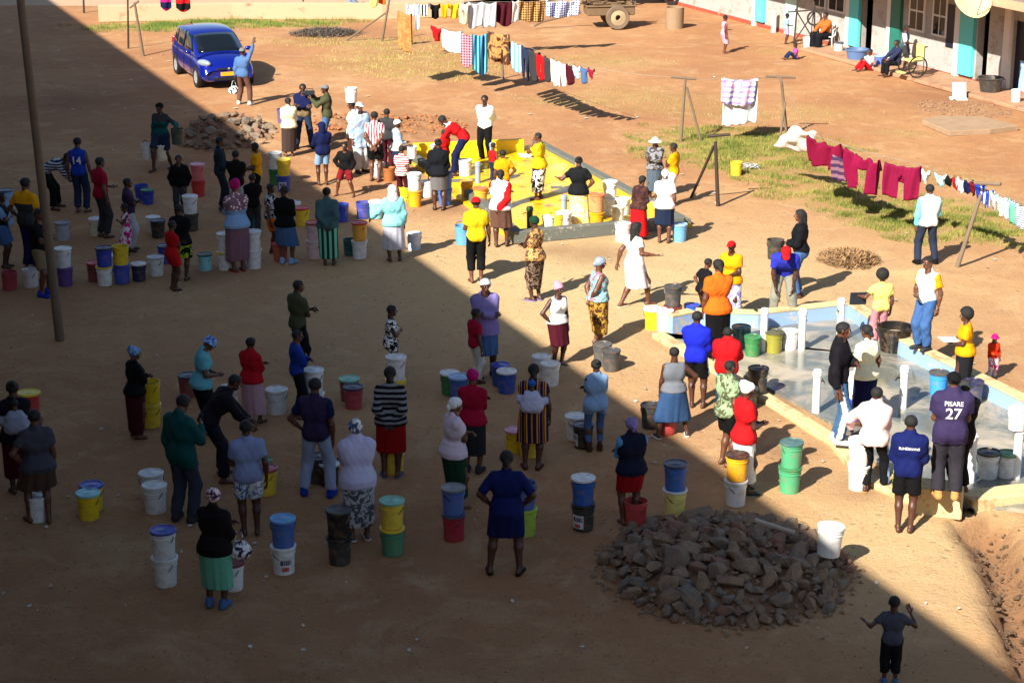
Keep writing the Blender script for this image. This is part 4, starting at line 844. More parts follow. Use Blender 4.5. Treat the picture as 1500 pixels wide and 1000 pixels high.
# ------------------------------------------------------------------ car
def car():
    fl, rl = P(291, 127), P(262, 108); hd = (fl-rl).normalized(); side = Vector((-hd.y, hd.x, 0))
    cen = (fl+rl)/2+side*.76; r = empty('parked_car', 'bright blue hatchback parked with its nose towards the yard', 'car', cen, math.atan2(hd.y, hd.x))
    t = NT('blue car paint'); paintm = t.done(hx('#0a1f92'), .2, Metallic=.45, Coat_Weight=1, Coat_Roughness=.06); gl = simple('car glass', '#0c1114', .06, 3, .1, 0, Coat_Weight=.5); blk = simple('black trim', '#101112', .6, 5, .2); chr_ = simple('headlamp', '#aeb8c0', .12, 4, .15, 0, Metallic=.5); tyre = simple('tyre', '#17171a', .85, 20, .2)
    def loft(name, st, n, fn, mat, par):
        V = []; F = []
        for s in st: V += fn(s)
        k = len(fn(st[0]))
        for i in range(len(st)-1): F += [(i*k+j, i*k+j+1, (i+1)*k+j+1, (i+1)*k+j) for j in range(k-1)]
        F += [tuple(range(k)), tuple(range((len(st)-1)*k, len(st)*k))[::-1]]
        me = bpy.data.meshes.new(name); me.from_pydata(V, [], F); me.materials.append(mat)
        for p in me.polygons: p.use_smooth = True
        o = link(name, me, par); o.modifiers.new('s', 'SUBSURF').levels = 1; o.modifiers['s'].render_levels = 2; return o
    def low(s):
        x, zb, zt, w, cr = s
        return [(x, y*w, z) for y, z in ((.0, zb), (.7, zb), (.93, zb+.04), (1, zb+.16), (1.01, zb+(zt-zb)*.55), (.96, zt-.1), (.86, zt-.02), (.5, zt+cr*.7), (0, zt+cr), (-.5, zt+cr*.7), (-.86, zt-.02), (-.96, zt-.1), (-1.01, zb+(zt-zb)*.55), (-1, zb+.16), (-.93, zb+.04), (-.7, zb), (0, zb))]
    loft('body', [(-1.95, .36, .86, .70, .0), (-1.92, .24, .98, .80, 0), (-1.7, .19, 1.02, .84, 0), (-1, .18, 1.0, .845, 0), (0, .18, .97, .85, 0), (.85, .18, .96, .845, .02), (1.2, .18, .93, .84, .05), (1.55, .19, .84, .82, .06), (1.8, .20, .74, .79, .05), (1.91, .22, .66, .75, .03), (1.97, .26, .56, .70, .01)], 0, low, paintm, r)
    def cab(s):
        x, z, w0, w1 = s
        return [(x, y, zz) for y, zz in ((w0, .86), (w0*.99, .92), (w1*1.02, z-.10), (w1*.96, z-.035), (w1*.6, z), (0, z+.015), (-w1*.6, z), (-w1*.96, z-.035), (-w1*1.02, z-.10), (-w0*.99, .92), (-w0, .86))]
    loft('cabin', [(-1.88, 1.0, .74, .70), (-1.82, 1.2, .77, .66), (-1.66, 1.45, .80, .69), (-1.2, 1.53, .82, .69), (-.5, 1.55, .82, .69), (.05, 1.52, .82, .69), (.35, 1.43, .82, .69), (.8, 1.20, .81, .73), (1.32, .93, .76, .72)], 0, cab, paintm, r)
    def glass(name, pts, mat=gl): 
        m = MB(); n = 6; a, b, c, d = [Vector(p) for p in pts]; V = []
        for i in range(n+1):
            for j in range(n+1):
                u, v = i/n, j/n; q = (a*(1-u)+b*u)*(1-v)+(c*u+d*(1-u))*v; V.append(q)
        m.add(V, [(i*(n+1)+j, (i+1)*(n+1)+j, (i+1)*(n+1)+j+1, i*(n+1)+j+1) for i in range(n) for j in range(n)]); o = m.obj(name, mat, r, True); sd = o.modifiers.new('t', 'SOLIDIFY'); sd.thickness = .02; return o
    cab_o = [o for o in r.children if o.name.startswith('cabin')][0]
    def snap(o, push=.012):
        dg = bpy.context.evaluated_depsgraph_get(); dg.update(); bv = BVHTree.FromObject(cab_o, dg)
        for v in o.data.vertices:
            q = bv.find_nearest(v.co)
            if q[0]:
                nrm = q[1]; 
                if nrm.dot(v.co-Vector((-.4, 0, 1.0))) < 0: nrm = -nrm
                v.co = q[0]+nrm*push
    g = [glass('windshield', ((1.18, .71, 1.00), (1.18, -.71, 1.00), (.30, -.62, 1.45), (.30, .62, 1.45)))]
    for s in (1, -1):
        g.append(glass('side_window', ((.85, s*.78, .98), (-.12, s*.8, .98), (-.12, s*.64, 1.42), (.35, s*.64, 1.38)))); g.append(glass('side_window', ((-.2, s*.8, .98), (-.98, s*.8, 1.0), (-.98, s*.65, 1.43), (-.2, s*.64, 1.43)))); g.append(glass('side_window', ((-1.06, s*.8, 1.02), (-1.55, s*.79, 1.08), (-1.45, s*.67, 1.38), (-1.06, s*.65, 1.42))))
    g.append(glass('rear_window', ((-1.86, .6, 1.08), (-1.86, -.6, 1.08), (-1.68, -.5, 1.4), (-1.68, .5, 1.4))))
    for o in g: snap(o)
    for x in (1.27, -1.23):
        for s in (1, -1):
            M = Matrix.Translation((x, s*.76, .30)) @ Matrix.Rotation(math.pi/2*s, 4, 'X'); w = empty('wheel'); w.parent = r
            MB().lathe([(.20, -.095), (.28, -.1), (.30, -.07), (.30, .07), (.28, .1), (.2, .095), (.20, -.095)], 28, M).obj('tyre', tyre, w, True)
            m = MB(); m.lathe([(.2, -.08), (.19, -.09), (.17, -.06), (.05, -.05), (0, -.06)], 24, M)
            for k in range(6): m.box((0, 0, 0), (.035, .15, .02), mat=M @ Matrix.Rotation(k*math.pi/3, 4, 'Z') @ Matrix.Translation((0, .11, -.075)))
            m.obj('rim', chr_, w, True)
            MB().lathe([(.31, -.0905), (.345, -.09), (.345, .0), (.31, 0), (.31, -.0905)], 24, M).obj('arch', blk, w, True)
    def ellip(name, c, d, mat, rot=0):
        v, q = sph((0, 0, 0), 1, 16, 10); me = mesh_np(name, v*A3(d), q, [mat]); return link(name, me, r, Matrix.Translation(c) @ Matrix.Rotation(rot, 4, 'Z'))
    for s in (1, -1):
        ellip('headlight', (1.62, s*.66, .76), (.31, .12, .105), chr_, -s*.36); ellip('fog_lamp', (1.86, s*.52, .36), (.06, .07, .04), chr_); ellip('wing_mirror', (.82, s*.93, 1.0), (.07, .10, .065), paintm)
        for x in (.0, -.9): MB().box((x, s*.853, .86), (.16, .025, .03)).obj('door_handle', paintm, r, bevel=.005)
        for x in (.72, -.16, -1.0): MB().box((x, s*.851, .6), (.012, .012, .6)).obj('door_seam', blk, r)
        ellip('tail_light', (-1.86, s*.68, .95), (.06, .1, .17), simple('tail lamp', '#8c1414', .2))
    MB().box((1.945, 0, .60), (.05, .74, .06)).obj('grille', blk, r, bevel=.01); MB().box((1.955, 0, .31), (.05, 1.0, .09)).obj('air_intake', blk, r, bevel=.01)
    MB().box((1.99, 0, .455), (.015, .52, .115)).obj('number_plate', simple('plate', '#e0a020', .5, 30, .1), r, bevel=.004); MB().box((1.98, 0, .61), (.02, .07, .06)).obj('badge', chr_, r, bevel=.01)
    for s in (.35, -.3): MB().tube([(1.16, s, .985), (.95, s-.3, 1.12)], .008, 5).obj('wiper', blk, r)
car()
# ------------------------------------------------------------------ posts, poles, lines
lp = tpost('tall leaning wooden pole standing in the shaded left side', 88, 498, 30, 0, .085, wood, name='utility_pole', cat='pole')
for nme, a in (('leaning steel post with a cross piece by the parked car', (210, 82, 197, 4, .05, wood2, (190, 12, 203, 2, 0))), ('thin dark post left of the blue car', (188, 72, 187, -8, .035, rust)), ('short post at the end of the low wall', (123, 20, 122, -8, .04, rust)),
    ('post with long diagonal brace near the ash heap', (559, 61, 571, -4, .045, wood, None, [(507, 60, 567, 18)])), ('post seen between the hanging blankets', (737, 116, 735, 80, .04, wood2)), ('far pole top behind the low wall', (444, 8, 444, -10, .03, rust)),
    ('grey T shaped washing post with a leg, left of the striped towel', (997, 208, 1004, 113, .045, wood2, (983, 113, 1020, 116, .0), [(1027, 208, 1006, 128)])), ('T shaped washing post between the striped towel and white sheet', (1153, 200, 1144, 112, .045, wood, (1122, 112, 1166, 114, 0), [(1142, 208, 1150, 150)])),
    ('dark braced pipe post beside the yellow bucket', (1052, 302, 1048, 208, .048, rust, (1036, 200, 1070, 197, .0), [(1012, 290, 1046, 214)])), ('slanted pale pole holding up the right washing line', (1401, 392, 1437, 285, .05, wood2, (1428, 268, 1466, 270, .2)))):
    tpost(nme, *a)
wire('washing line carrying the maroon blankets', [P(1143, 112, 1.9), P(1190, 197, 1.6), P(1348, 241, 1.6), P(1437, 268, 1.7), P(1510, 300, 1.6)])
wire('washing line holding the striped towel', [Pd(1004, 114, P(997, 208).y), Pd(1058, 114, P(1000, 206).y), Pd(1110, 114, P(1100, 206).y), Pd(1144, 113, P(1153, 203).y)])
wire('washing line of jeans and small clothes in the far yard', [P(632, 37, 1.7), P(716, 45, 1.7), P(750, 60, 1.7), P(870, 99, 1.7), Pd(998, 114, P(997, 208).y)])
wire('farthest washing line at the top of the yard', [P(570, 2, 1.8), P(730, 3, 1.8), P(850, -3, 1.8)])
GA, GB, GF, GR = 'clothes on the farthest line', 'clothes on the far jeans line', 'clothes on the maroon line', 'small clothes on the right line'
for a in (('blanket', 'blanket', 'maroon blanket hanging in deep folds beside the white sheet', 1184, 198, 1231, 211, 36, '#7e0a34', 1.6, 'sheet', .9, GF),
 ('towel', 'towel', 'short pink and purple cloth between maroon blanket and robe', 1222, 226, 1245, 232, 34, 'mauve|h|plum|2', 1.35, 'sheet', .4, GF), ('robe', 'robe', 'large crimson robe with trailing legs in the middle of the line', 1240, 216, 1290, 234, 50, '#8a0c3e', 1.6, 'trousers', .3, GF),
 ('blanket', 'blanket', 'wide crimson cloth hanging at the right end of the maroon row', 1297, 237, 1348, 244, 48, '#86103c', 1.6, 'trousers', .5, GF), ('cloth', 'cloth', 'small white cloth just right of the crimson cloth', 1352, 247, 1362, 250, 18, 'white', 1.6, 'sheet', .4, GR),
 ('baby_shirt', 'clothes', 'aqua and white baby shirt first of the small clothes', 1370, 252, 1388, 256, 16, 'aqua|n|white|8', 1.6, 'shirt', .4, GR), ('sock', 'clothes', 'small black garment on the right line', 1389, 256, 1398, 258, 13, 'black', 1.6, 'sheet', .4, GR), ('vest', 'clothes', 'small red garment beside the black one', 1397, 258, 1406, 260, 16, 'red', 1.6, 'sheet', .4, GR),
 ('shirt', 'clothes', 'white child shirt between red and navy garments', 1405, 259, 1416, 262, 20, 'white', 1.6, 'shirt', .4, GR), ('shorts', 'clothes', 'navy child garment right of the white shirt', 1415, 262, 1424, 264, 18, 'navy', 1.6, 'sheet', .4, GR), ('shorts', 'clothes', 'rust brown garment by the pole top', 1423, 264, 1431, 266, 18, 'dkred', 1.6, 'sheet', .4, GR),
 ('shirt', 'clothes', 'bright blue shirt hanging at the pole top', 1430, 266, 1444, 270, 24, 'blue', 1.6, 'shirt', .4, GR), ('shirt', 'clothes', 'white and blue striped shirt right of the pole', 1437, 272, 1456, 278, 26, 'white|v|blue|5', 1.6, 'shirt', .4, GR), ('shirt', 'clothes', 'grey shirt between two striped shirts', 1453, 280, 1464, 284, 24, 'ltgrey', 1.6, 'shirt', .4, GR),
 ('shirt', 'clothes', 'mint green striped shirt on the right line', 1461, 284, 1476, 290, 26, 'mint|h|white|7', 1.6, 'shirt', .4, GR), ('shirt', 'clothes', 'white shirt with blue edge on the right line', 1472, 289, 1486, 294, 26, 'white|v|ltblue|3', 1.6, 'shirt', .4, GR), ('towel', 'towel', 'plain mint green towel near the right edge', 1481, 293, 1493, 297, 32, 'mint', 1.6, 'sheet', .5, GR), ('towel', 'towel', 'blue and white striped towel at the right edge', 1490, 297, 1512, 304, 34, 'denim|h|white|7', 1.6, 'sheet', .5, GR),
 ('towel', 'towel', 'white brown and yellow mottled blanket on the far post', 583, 16, 604, 20, 56, 'tan|n|#9c6a3c|5', 2.2, 'sheet', .8, GA), ('cloth', 'cloth', 'lilac striped cloth right of the mottled blanket', 594, 5, 608, 5, 18, 'lilac|v|white|6', 1.8, 'sheet', .4, GA), ('shirt', 'clothes', 'blue and white shirt at the left of the farthest line', 608, 5, 614, 5, 36, 'ltblue|v|white|6', 1.8, 'sheet', .4, GA),
 ('shirt', 'clothes', 'navy and white garment on the farthest line', 614, 5, 629, 5, 17, 'navy|v|white|3', 1.8, 'shirt', .4, GA), ('shirt', 'clothes', 'black garment on the farthest line', 630, 5, 645, 5, 21, 'black', 1.8, 'shirt', .4, GA), ('shirt', 'clothes', 'orange yellow shirt on the farthest line', 645, 5, 657, 5, 20, 'gold', 1.8, 'shirt', .4, GA), ('shirt', 'clothes', 'plain yellow shirt on the farthest line', 657, 5, 673, 4, 21, 'yellow', 1.8, 'shirt', .4, GA),
 ('cloth', 'cloth', 'cream cloth hanging to a point on the farthest line', 673, 4, 686, 4, 30, 'cream', 1.8, 'trousers', .4, GA), ('sheet', 'sheet', 'pale grey drape left of another on the farthest line', 686, 3, 706, 3, 36, 'ltgrey', 1.8, 'sheet', .6, GA), ('sheet', 'sheet', 'pale grey drape beside the maroon cloth', 706, 3, 727, 3, 36, 'ltgrey', 1.8, 'sheet', .6, GA), ('cloth', 'cloth', 'dark maroon cloth on the farthest line', 727, 2, 750, 2, 33, 'maroon', 1.8, 'sheet', .6, GA), ('cloth', 'cloth', 'narrow white cloth beside the maroon one', 750, 2, 759, 1, 30, 'white', 1.8, 'sheet', .4, GA),
 ('blanket', 'blanket', 'brown and cream checked blanket on the farthest line', 760, 1, 797, -1, 30, 'dkbrown|c|tan|4', 1.8, 'sheet', .6, GA), ('blanket', 'blanket', 'blue and white checked blanket on the farthest line', 799, -1, 848, -3, 24, 'blue|c|white|4', 1.8, 'sheet', .6, GA),
 ('shirt', 'clothes', 'dark skirt with pink hem hanging at the top left', 234, -12, 250, -12, 24, 'navy|h|magenta|.7', 1.9, 'sheet', .4, None), ('shirt', 'clothes', 'black skirt with red hem hanging at the top left', 257, -10, 278, -10, 24, 'black|h|red|.7', 1.9, 'sheet', .4, None), ('shirt', 'clothes', 'pale lime cloth at the top edge', 541, -8, 553, -8, 16, 'lemon', 1.9, 'sheet', .4, None), ('shirt', 'clothes', 'orange red cloth at the top edge', 554, -9, 565, -9, 14, 'orange', 1.9, 'sheet', .4, None),
 ('shirt', 'clothes', 'red shirt at the left end of the jeans line', 632, 37, 648, 41, 19, 'red', 1.7, 'shirt', .4, GB), ('towel', 'towel', 'square white towel next to the red shirt', 648, 42, 676, 46, 30, 'white', 1.7, 'sheet', .8, GB), ('blanket', 'blanket', 'brown red checked blanket left of the teal towel', 676, 48, 694, 50, 45, 'brown|c|pink|4', 1.7, 'sheet', .9, GB), ('towel', 'towel', 'long teal towel on the jeans line', 692, 50, 714, 49, 56, 'teal|v|sky|3', 1.8, 'sheet', .9, GB),
 ('blanket', 'blanket', 'cream blanket with brown swirls hanging over the post', 715, 45, 746, 50, 42, 'tan|n|brown|3', 1.7, 'sheet', .9, GB), ('trousers', 'clothes', 'white and blue trousers first on the jeans line', 751, 61, 765, 66, 40, 'white|v|sky|3', 1.7, 'trousers', .3, GB), ('trousers', 'clothes', 'dark grey jeans second on the line', 765, 67, 777, 72, 46, 'dkdenim', 1.7, 'trousers', .3, GB), ('trousers', 'clothes', 'faded dark jeans third on the line', 776, 72, 789, 77, 42, 'dkgrey', 1.7, 'trousers', .3, GB),
 ('trousers', 'clothes', 'bright red trousers on the jeans line', 787, 78, 799, 82, 35, 'red', 1.7, 'trousers', .3, GB), ('trousers', 'clothes', 'charcoal trousers right of the red ones', 798, 82, 809, 86, 32, 'dkgrey', 1.7, 'sheet', .3, GB), ('trousers', 'clothes', 'white trousers left of another white pair', 808, 86, 820, 90, 35, 'white', 1.7, 'trousers', .3, GB), ('trousers', 'clothes', 'white trousers beside the maroon skirt', 819, 90, 830, 93, 33, 'white', 1.7, 'trousers', .3, GB), ('skirt', 'clothes', 'maroon skirt near the end of the jeans line', 829, 93, 842, 95, 26, 'maroon', 1.7, 'sheet', .3, GB),
 ('shirt', 'clothes', 'pale blue and white shirt on the jeans line', 841, 95, 851, 97, 18, 'ltblue|n|white|6', 1.7, 'shirt', .3, GB), ('shirt', 'clothes', 'mid blue shirt on the jeans line', 850, 97, 863, 99, 22, 'denim', 1.7, 'shirt', .3, GB), ('shirt', 'clothes', 'dark checked shirt last on the jeans line', 862, 99, 872, 101, 14, 'navy|c|red|9', 1.7, 'shirt', .3, GB)):
    panel(*a[:10], shape=a[10], fold=a[11], group=a[12])
Yt = P(1080, 206).y
panel('towel', 'towel', 'large white towel hanging between the two T posts', 1060, 114, 1110, 115, 66, 'white', shape='sheet', fold=.3, Y=Yt); panel('towel', 'towel', 'lilac striped towel hung over the large white towel', 1057, 115, 1107, 115, 36, 'white|h|lilac|2.2|pink', shape='sheet', fold=.2, Y=Yt-.13)
heap('crumpled white cloth lying on the grass below the line', P(1095, 246), .3, .25, .1, 160, '#bdb8b4', 'cloth_heap', 'cloth', .2)
def quad_sheet(label, A, mat):
    n = 14; V = []; a, b, c, d = A
    for i in range(n+1):
        for j in range(n+1):
            u, v = i/n, j/n; q = (a*(1-u)+b*u)*(1-v)+(d*(1-u)+c*u)*v; V.append((q+Vector((0, 0, .035*math.sin(u*9+v*4)+.03*math.sin(v*13-u*5)-.08*v*(1-v))))[:])
    me = bpy.data.meshes.new('sheet'); me.from_pydata(V, [], [(i*(n+1)+j, (i+1)*(n+1)+j, (i+1)*(n+1)+j+1, i*(n+1)+j+1) for i in range(n) for j in range(n)]); me.materials.append(cloth(mat))
    for p in me.polygons: p.use_smooth = True
    o = link('sheet', me); o.modifiers.new('t', 'SOLIDIFY').thickness = .01; tag(o, label, 'sheet', GF)
quad_sheet('crumpled white sheet spread slanting at the left end of the maroon line', (P(1164, 184, 1.62), P(1196, 197, 1.6), P(1180, 225, .9), P(1132, 212, .9)), 'white')
# ------------------------------------------------------------------ rock piles, cart, chair and other yard things
rockpile(P(1064, 832), 1.60, 1.82, .36, 228, .15, .38, 'rough angular rock in the large grey brown pile', 'rocks in the large front pile')
rockpile(P(330, 198), 1.25, 2.1, .45, 72, .2, .42, 'rough rock in the dark rubble pile by the shadow edge', 'rocks in the rear pile')
def cart():
    c = P(900, 40); r = empty('scrap_cart', 'rusty two wheeled cart loaded with scrap near the far line', 'cart', c, .15); rm = simple('rusty scrap', '#6a543c', .85, 8, .4, .6)
    for s in (1, -1):
        M = Matrix.Translation((0, s*.55, .42)) @ Matrix.Rotation(math.pi/2, 4, 'X'); w = MB().lathe([(.28, -.08), (.40, -.09), (.42, -.05), (.42, .05), (.40, .09), (.28, .08), (.28, -.08)], 24, M).obj('wheel', simple('dusty tyre', '#6c5a48', .9, 9, .3), r, True)
        MB().lathe([(.28, -.05), (.1, -.09), (.1, .09), (.28, .05), (.28, -.05)], 20, M).obj('rim', simple('dusty rim', '#a08c6c', .8, 9, .3), w, True)
    MB().box((-.2, 0, .62), (1.7, .85, .3)).box((-.2, 0, .8), (1.8, .95, .06)).obj('cart_body', rm, r, bevel=.02)
    MB().tube([(-1.2, 0, .55), (-2.6, 0, .25), (-2.9, 0, .1)], .04).obj('drawbar', rm, r); m = MB()
    for i in range(44): m.tube([(R.uniform(-1.3, .6), R.uniform(-.4, .4), .8+R.uniform(0, .3)), (R.uniform(-1.5, .8), R.uniform(-.5, .5), .85+R.uniform(0, .45))], R.uniform(.02, .06), 6)
    m.obj('scrap_load', rm, r)
    d = empty('wire_drum', 'upright rusty wire mesh drum right of the scrap cart', 'drum', P(988, 42)); MB().lathe([(.32, 0), (.33, .75), (.30, .75), (.29, .02), (.32, 0)], 18).obj('drum_wall', simple('mesh drum', '#8a7258', .9, 20, .4), d, True)
    e = empty('dark_trolley', 'black trolley parked at the top edge beside the cart', 'trolley', P(952, 6), 0); MB().box((0, 0, .8), (2.0, .6, .7)).obj('trolley_body', simple('black steel', '#1c1a18', .6), e, bevel=.03)
    for s in (-.8, .8): MB().lathe([(.2, -.05), (.3, -.05), (.3, .05), (.2, .05), (.2, -.05)], 16, Matrix.Translation((s, -.33, .3)) @ Matrix.Rotation(math.pi/2, 4, 'X')).obj('wheel', simple('tyre', '#17171a', .85), e, True)
    MB().tube([(-1, 0, .9), (-1.4, 0, .5), (-1.7, 0, .1)], .04).obj('handle', rm, e)
cart()
def chair(p, rz_, label):
    r = empty('plastic_chair', label, 'chair', p, rz_); w = simple('white plastic', '#d8d8d2', .45, 3, .1)
    MB().box((0, 0, .43), (.44, .44, .03)).obj('seat', w, r, bevel=.01)
    for a in (-.19, .19):
        for b in (-.19, .19): MB().tube([(a*1.1, b*1.15, 0), (a, b, .43)], .02, 8).obj('leg', w, r)
        MB().tube([(a*1.15, -.2, .43), (a*1.15, -.25, .66), (a*1.15, .18, .65), (a*1.12, .2, .43)], .018, 8).obj('armrest', w, r)
    m = MB(); m.box((0, -.24, .84), (.42, .025, .05))
    for i in range(5): m.box((-.16+i*.08, -.235, .63), (.045, .02, .42))
    m.obj('backrest', w, r, bevel=.004)
chair(P(1211, 72, .0), math.radians(-200), 'white plastic chair under the woman in orange top')
def basin(p, c, rr, h_, label, name='basin'):
    r = empty(name, label, 'basin', p); MB().lathe([(rr*.78, 0), (rr*.98, h_*.9), (rr*1.06, h_*.92), (rr*1.06, h_), (rr*.97, h_), (rr*.76, .03), (0, .03)], 28).obj('basin_bowl', plastic(c), r, True)
    for s in (1, -1): MB().tube([(s*rr*1.0, -.06, h_*.85), (s*(rr*1.12), -.06, h_*.85), (s*(rr*1.12), .06, h_*.85), (s*rr, .06, h_*.85)], .012, 6).obj('handle', plastic(c), r)
basin(P(1255, 91), 'denim', .36, .42, 'grey blue wash tub beside the child in red trousers'); basin(P(1450, 134, .11), 'black', .36, .42, 'black wash tub on the apron by the dark doorway'); basin(P(1309, 517), 'black', .30, .50, 'black drum standing for a bin and box-like shadow at the blue wall')  # black drum put in for the dark bin and box-like wall shadow
def wheelchair():
    p = P(1336, 112, .11); r = empty('wheelchair', 'yellow wheelchair with a big spoked wheel by the wall', 'wheelchair', p, math.radians(200)); dk = simple('black steel', '#1c1a18', .6); ye = plastic('lemon')
    for s in (1, -1):
        M = Matrix.Translation((0, s*.3, .33)) @ Matrix.Rotation(math.pi/2, 4, 'X'); w = MB().lathe([(.30, -.02), (.33, -.02), (.33, .02), (.30, .02), (.30, -.02)], 28, M).obj('wheel', dk, r, True); m = MB()
        for k in range(12): m.tube([M @ Vector((0, 0, 0)), M @ Vector((.31*math.cos(k*.5236), .31*math.sin(k*.5236), 0))], .004, 4)
        m.obj('spokes', simple('galv', '#6a6a66', .5), w); MB().tube([(-.25, s*.22, .95), (-.25, s*.22, .2), (.35, s*.22, .15)], .015).tube([(-.35, s*.22, .92), (-.25, s*.22, .9)], .018).obj('frame', dk, r)
    MB().box((0, 0, .5), (.45, .42, .05)).obj('seat', ye, r, bevel=.01); MB().box((-.24, 0, .75), (.04, .42, .45)).obj('backrest', ye, r, bevel=.01); MB().box((.4, 0, .15), (.15, .36, .03)).obj('footrest', ye, r)
wheelchair()
m = MB(); m.box((0, 0, .19), (.5, .3, .04), mat=Matrix.Translation((0, 0, .02)) @ Matrix.Rotation(.15, 4, 'X')).box((0, .2, .2), (.4, .05, .45), mat=Matrix.Translation((.05, .2, .24)) @ Matrix.Rotation(-.35, 4, 'X')); o = m.obj('bent_board', plastic('white'), bevel=.01); o.location = P(1404, 146); tag(o, 'bent white plastic board lying on the dirt mound', 'board')
m = MB(); 
for q in ((-.35, .35), (.35, .35)): m.tube([(q[0], 0, 0), (q[0]*.8, 0, 1.5), (q[0]*.2, .1, 1.9)], .03); m.tube([(q[0], 0, .1), (-q[0], 0, 1.2)], .022)
m.tube([(-.6, 0, 1.1), (.6, 0, 1.2)], .025).lathe([(.2, -.03), (.26, -.03), (.26, .03), (.2, .03), (.2, -.03)], 16, Matrix.Translation((.3, -.05, .9)) @ Matrix.Rotation(1.57, 4, 'X')); o = m.obj('metal_rack', rust); o.location = P(1178, 66); tag(o, 'dark scrap metal frame leaning at the house wall', 'frame')
o = MB().tube([(0, 0, 0), (.0, 0, .75)], .09, 10).obj('white_bollard', simple('white paint', '#cfcdc6')); o.location = P(1133, 48); tag(o, 'small white bollard by the house wall', 'bollard')
o = MB().box((.2, 0, .05), (.55, .07, .03), -.35).obj('wooden_offcut', simple('pale plank', '#a8988a', .8)); o.location = P(1112, 771, .44); o.rotation_euler = (0, .2, 0); tag(o, 'pale plank offcut lying on top of the rock pile', 'plank')
# ------------------------------------------------------------------ hand-held things
def thing(name, cat, label, loc, build, rz_=0):
    r = empty(name, label, cat, loc, rz_); build(r); return r
def bag(loc, c, label, s=.3):
    v, q = field([C((0, 0, .1), (0, 0, .12), .12, .1), C((-.06, 0, .08), (.06, 0, .08), .09)], .05, .02, lambda X, Y, Z, D: D-.008*np.sin(X*70)*np.sin(Z*60))
    r = empty('bag', label, 'bag', loc); link('pouch', mesh_np('pouch', v*s/.3, q, [cloth(c)]), r); k = s/.3; MB().tube([(-.06*k, 0, .2*k), (-.03*k, 0, .34*k), (.03*k, 0, .34*k), (.06*k, 0, .2*k)], .008, 6).obj('strap', cloth(c), r); return r
# ------------------------------------------------------------------ the people (photo x, y of the feet, y of the head top, facing clockwise from away)
p = person
K = {}
p(8, 392, 280, 90, 'woman in black and light blue top at the far left edge', ('tee', 'black', dict(sl='ltblue')), ('shorts', 'denim', dict(o=.01)), ('fold', 'down'), fem=1, hair='bun')
p(47, 396, 259, 25, 'man in grey polo with yellow shoulders, hand on hip, left of the pole', ('tee', 'dkgrey', dict(yo='gold', yz=.2, sl='gold')), ('trousers', 'navy'), ('fwd', 'hip'))
p(64, 434, 304, 110, 'man in black shirt and khaki shorts behind the leaning pole', ('tee', 'black'), ('shorts', 'khaki'), ('fold', 'fold'), shoes='shoe:blue')
p(82, 306, 0, 92, 'person in striped sweater bending over double beside the pole', ('long', 'navy|h|ltgrey|5'), ('trousers', 'black'), ('reach', 'reach'), lean=72, legs='apart', h=1.66)
p(120, 311, 200, 10, 'man in blue basketball vest numbered 14, seen from behind', ('vest', 'blue', dict(txt=[('14', .14, .24)])), ('trousers', 'dkdenim'), ('down', 'down'))
p(152, 348, 229, 50, 'man in crimson shirt and grey trousers, left group', ('tee', 'crimson'), ('trousers', 'dkgrey'), ('down', 'fwd'))
p(192, 368, 259, 75, 'man in brown shirt with pale trousers, arms folded', ('tee', 'plum'), ('trousers', 'ltgrey'), ('fold', 'fold'), lean=-4)
p(187, 374, 298, 250, 'small girl in pink and white flowered sundress', ('dress', 'white|n|magenta|9', dict(hz=.35, fl=.12, sleeve=0)), None, ('down', 'fold'), fem=1)
K['car2'] = p(239, 249, 150, 205, 'woman in teal hooded top walking with two white buckets', ('long', 'teal', dict(yo='dkgrey', yz=.2)), ('shorts', 'dkdenim'), ('carry', 'out'), 'walk', fem=1, hat='beanie:black')
p(266, 318, 226, 180, 'man in dark zipped jacket standing behind white and black buckets', ('jacket', 'black'), ('trousers', 'dkgrey'), ('pocket', 'pocket'))
p(267, 411, 298, 5, 'woman in black top and black and lime patterned skirt', ('tee', 'black'), ('skirt', 'black|n|lime|7', dict(hz=.5)), ('fold', 'fold'), fem=1, fat=.3)
p(255, 425, 322, 55, 'child in red dress with folded arms', ('dress', 'red', dict(hz=.62)), None, ('fold', 'fold'), fem=1)
p(325, 309, 199, 80, 'tall man in dark teal jacket facing right by the rubble pile', ('jacket', '#1c3038'), ('trousers', '#232a33'), ('fwd', 'fwd'))
p(349, 322, 219, 0, 'person in black shirt and pale trousers seen from behind, before the teal jacket man', ('tee', 'black'), ('trousers', 'ltgrey'), ('fold', 'fold'))
p(378, 306, 208, 275, 'person in yellow shirt and black shorts gesturing at the shadow edge', ('tee', 'gold'), ('shorts', 'black'), ('fwd', 'fwd'))
p(371, 348, 254, 0, 'dark haired person in black behind the magenta headscarf woman', ('tee', 'black'), ('trousers', 'dkgrey'), ('fold', 'fold'))
p(350, 398, 262, 325, 'woman in magenta headscarf, dotted shawl and long mauve skirt', ('long', 'ltblue', dict(yo='mauve|d|palepink|16', yz=.12)), ('skirt', 'mauve', dict(hz=.22, fl=.05)), ('fold', 'fold'), fem=1, fat=.25, hat='wrap:magenta', shoes='flip:red')
p(398, 370, 268, 100, 'child in black and white patterned top and orange shorts', ('tee', 'black|n|ltgrey|12', dict(len=.18)), ('shorts', 'orange'), ('down', 'chest'))
p(421, 387, 271, 20, 'woman in black sweater and denim skirt with pale blue shoes', ('long', 'black'), ('skirt', 'denim', dict(hz=.40, fl=.07)), ('fold', 'fwd'), fem=1, hair='low', shoes='shoe:ltblue')
K['purp'] = p(423, 229, 142, 340, 'woman in white top and dark striped wrap skirt seen from behind', ('long', 'cream', dict(o=.01)), ('skirt', 'dkgrey|h|brown|5', dict(hz=.15)), ('fwd', 'fold'), fem=1, hair='low', fat=.2)
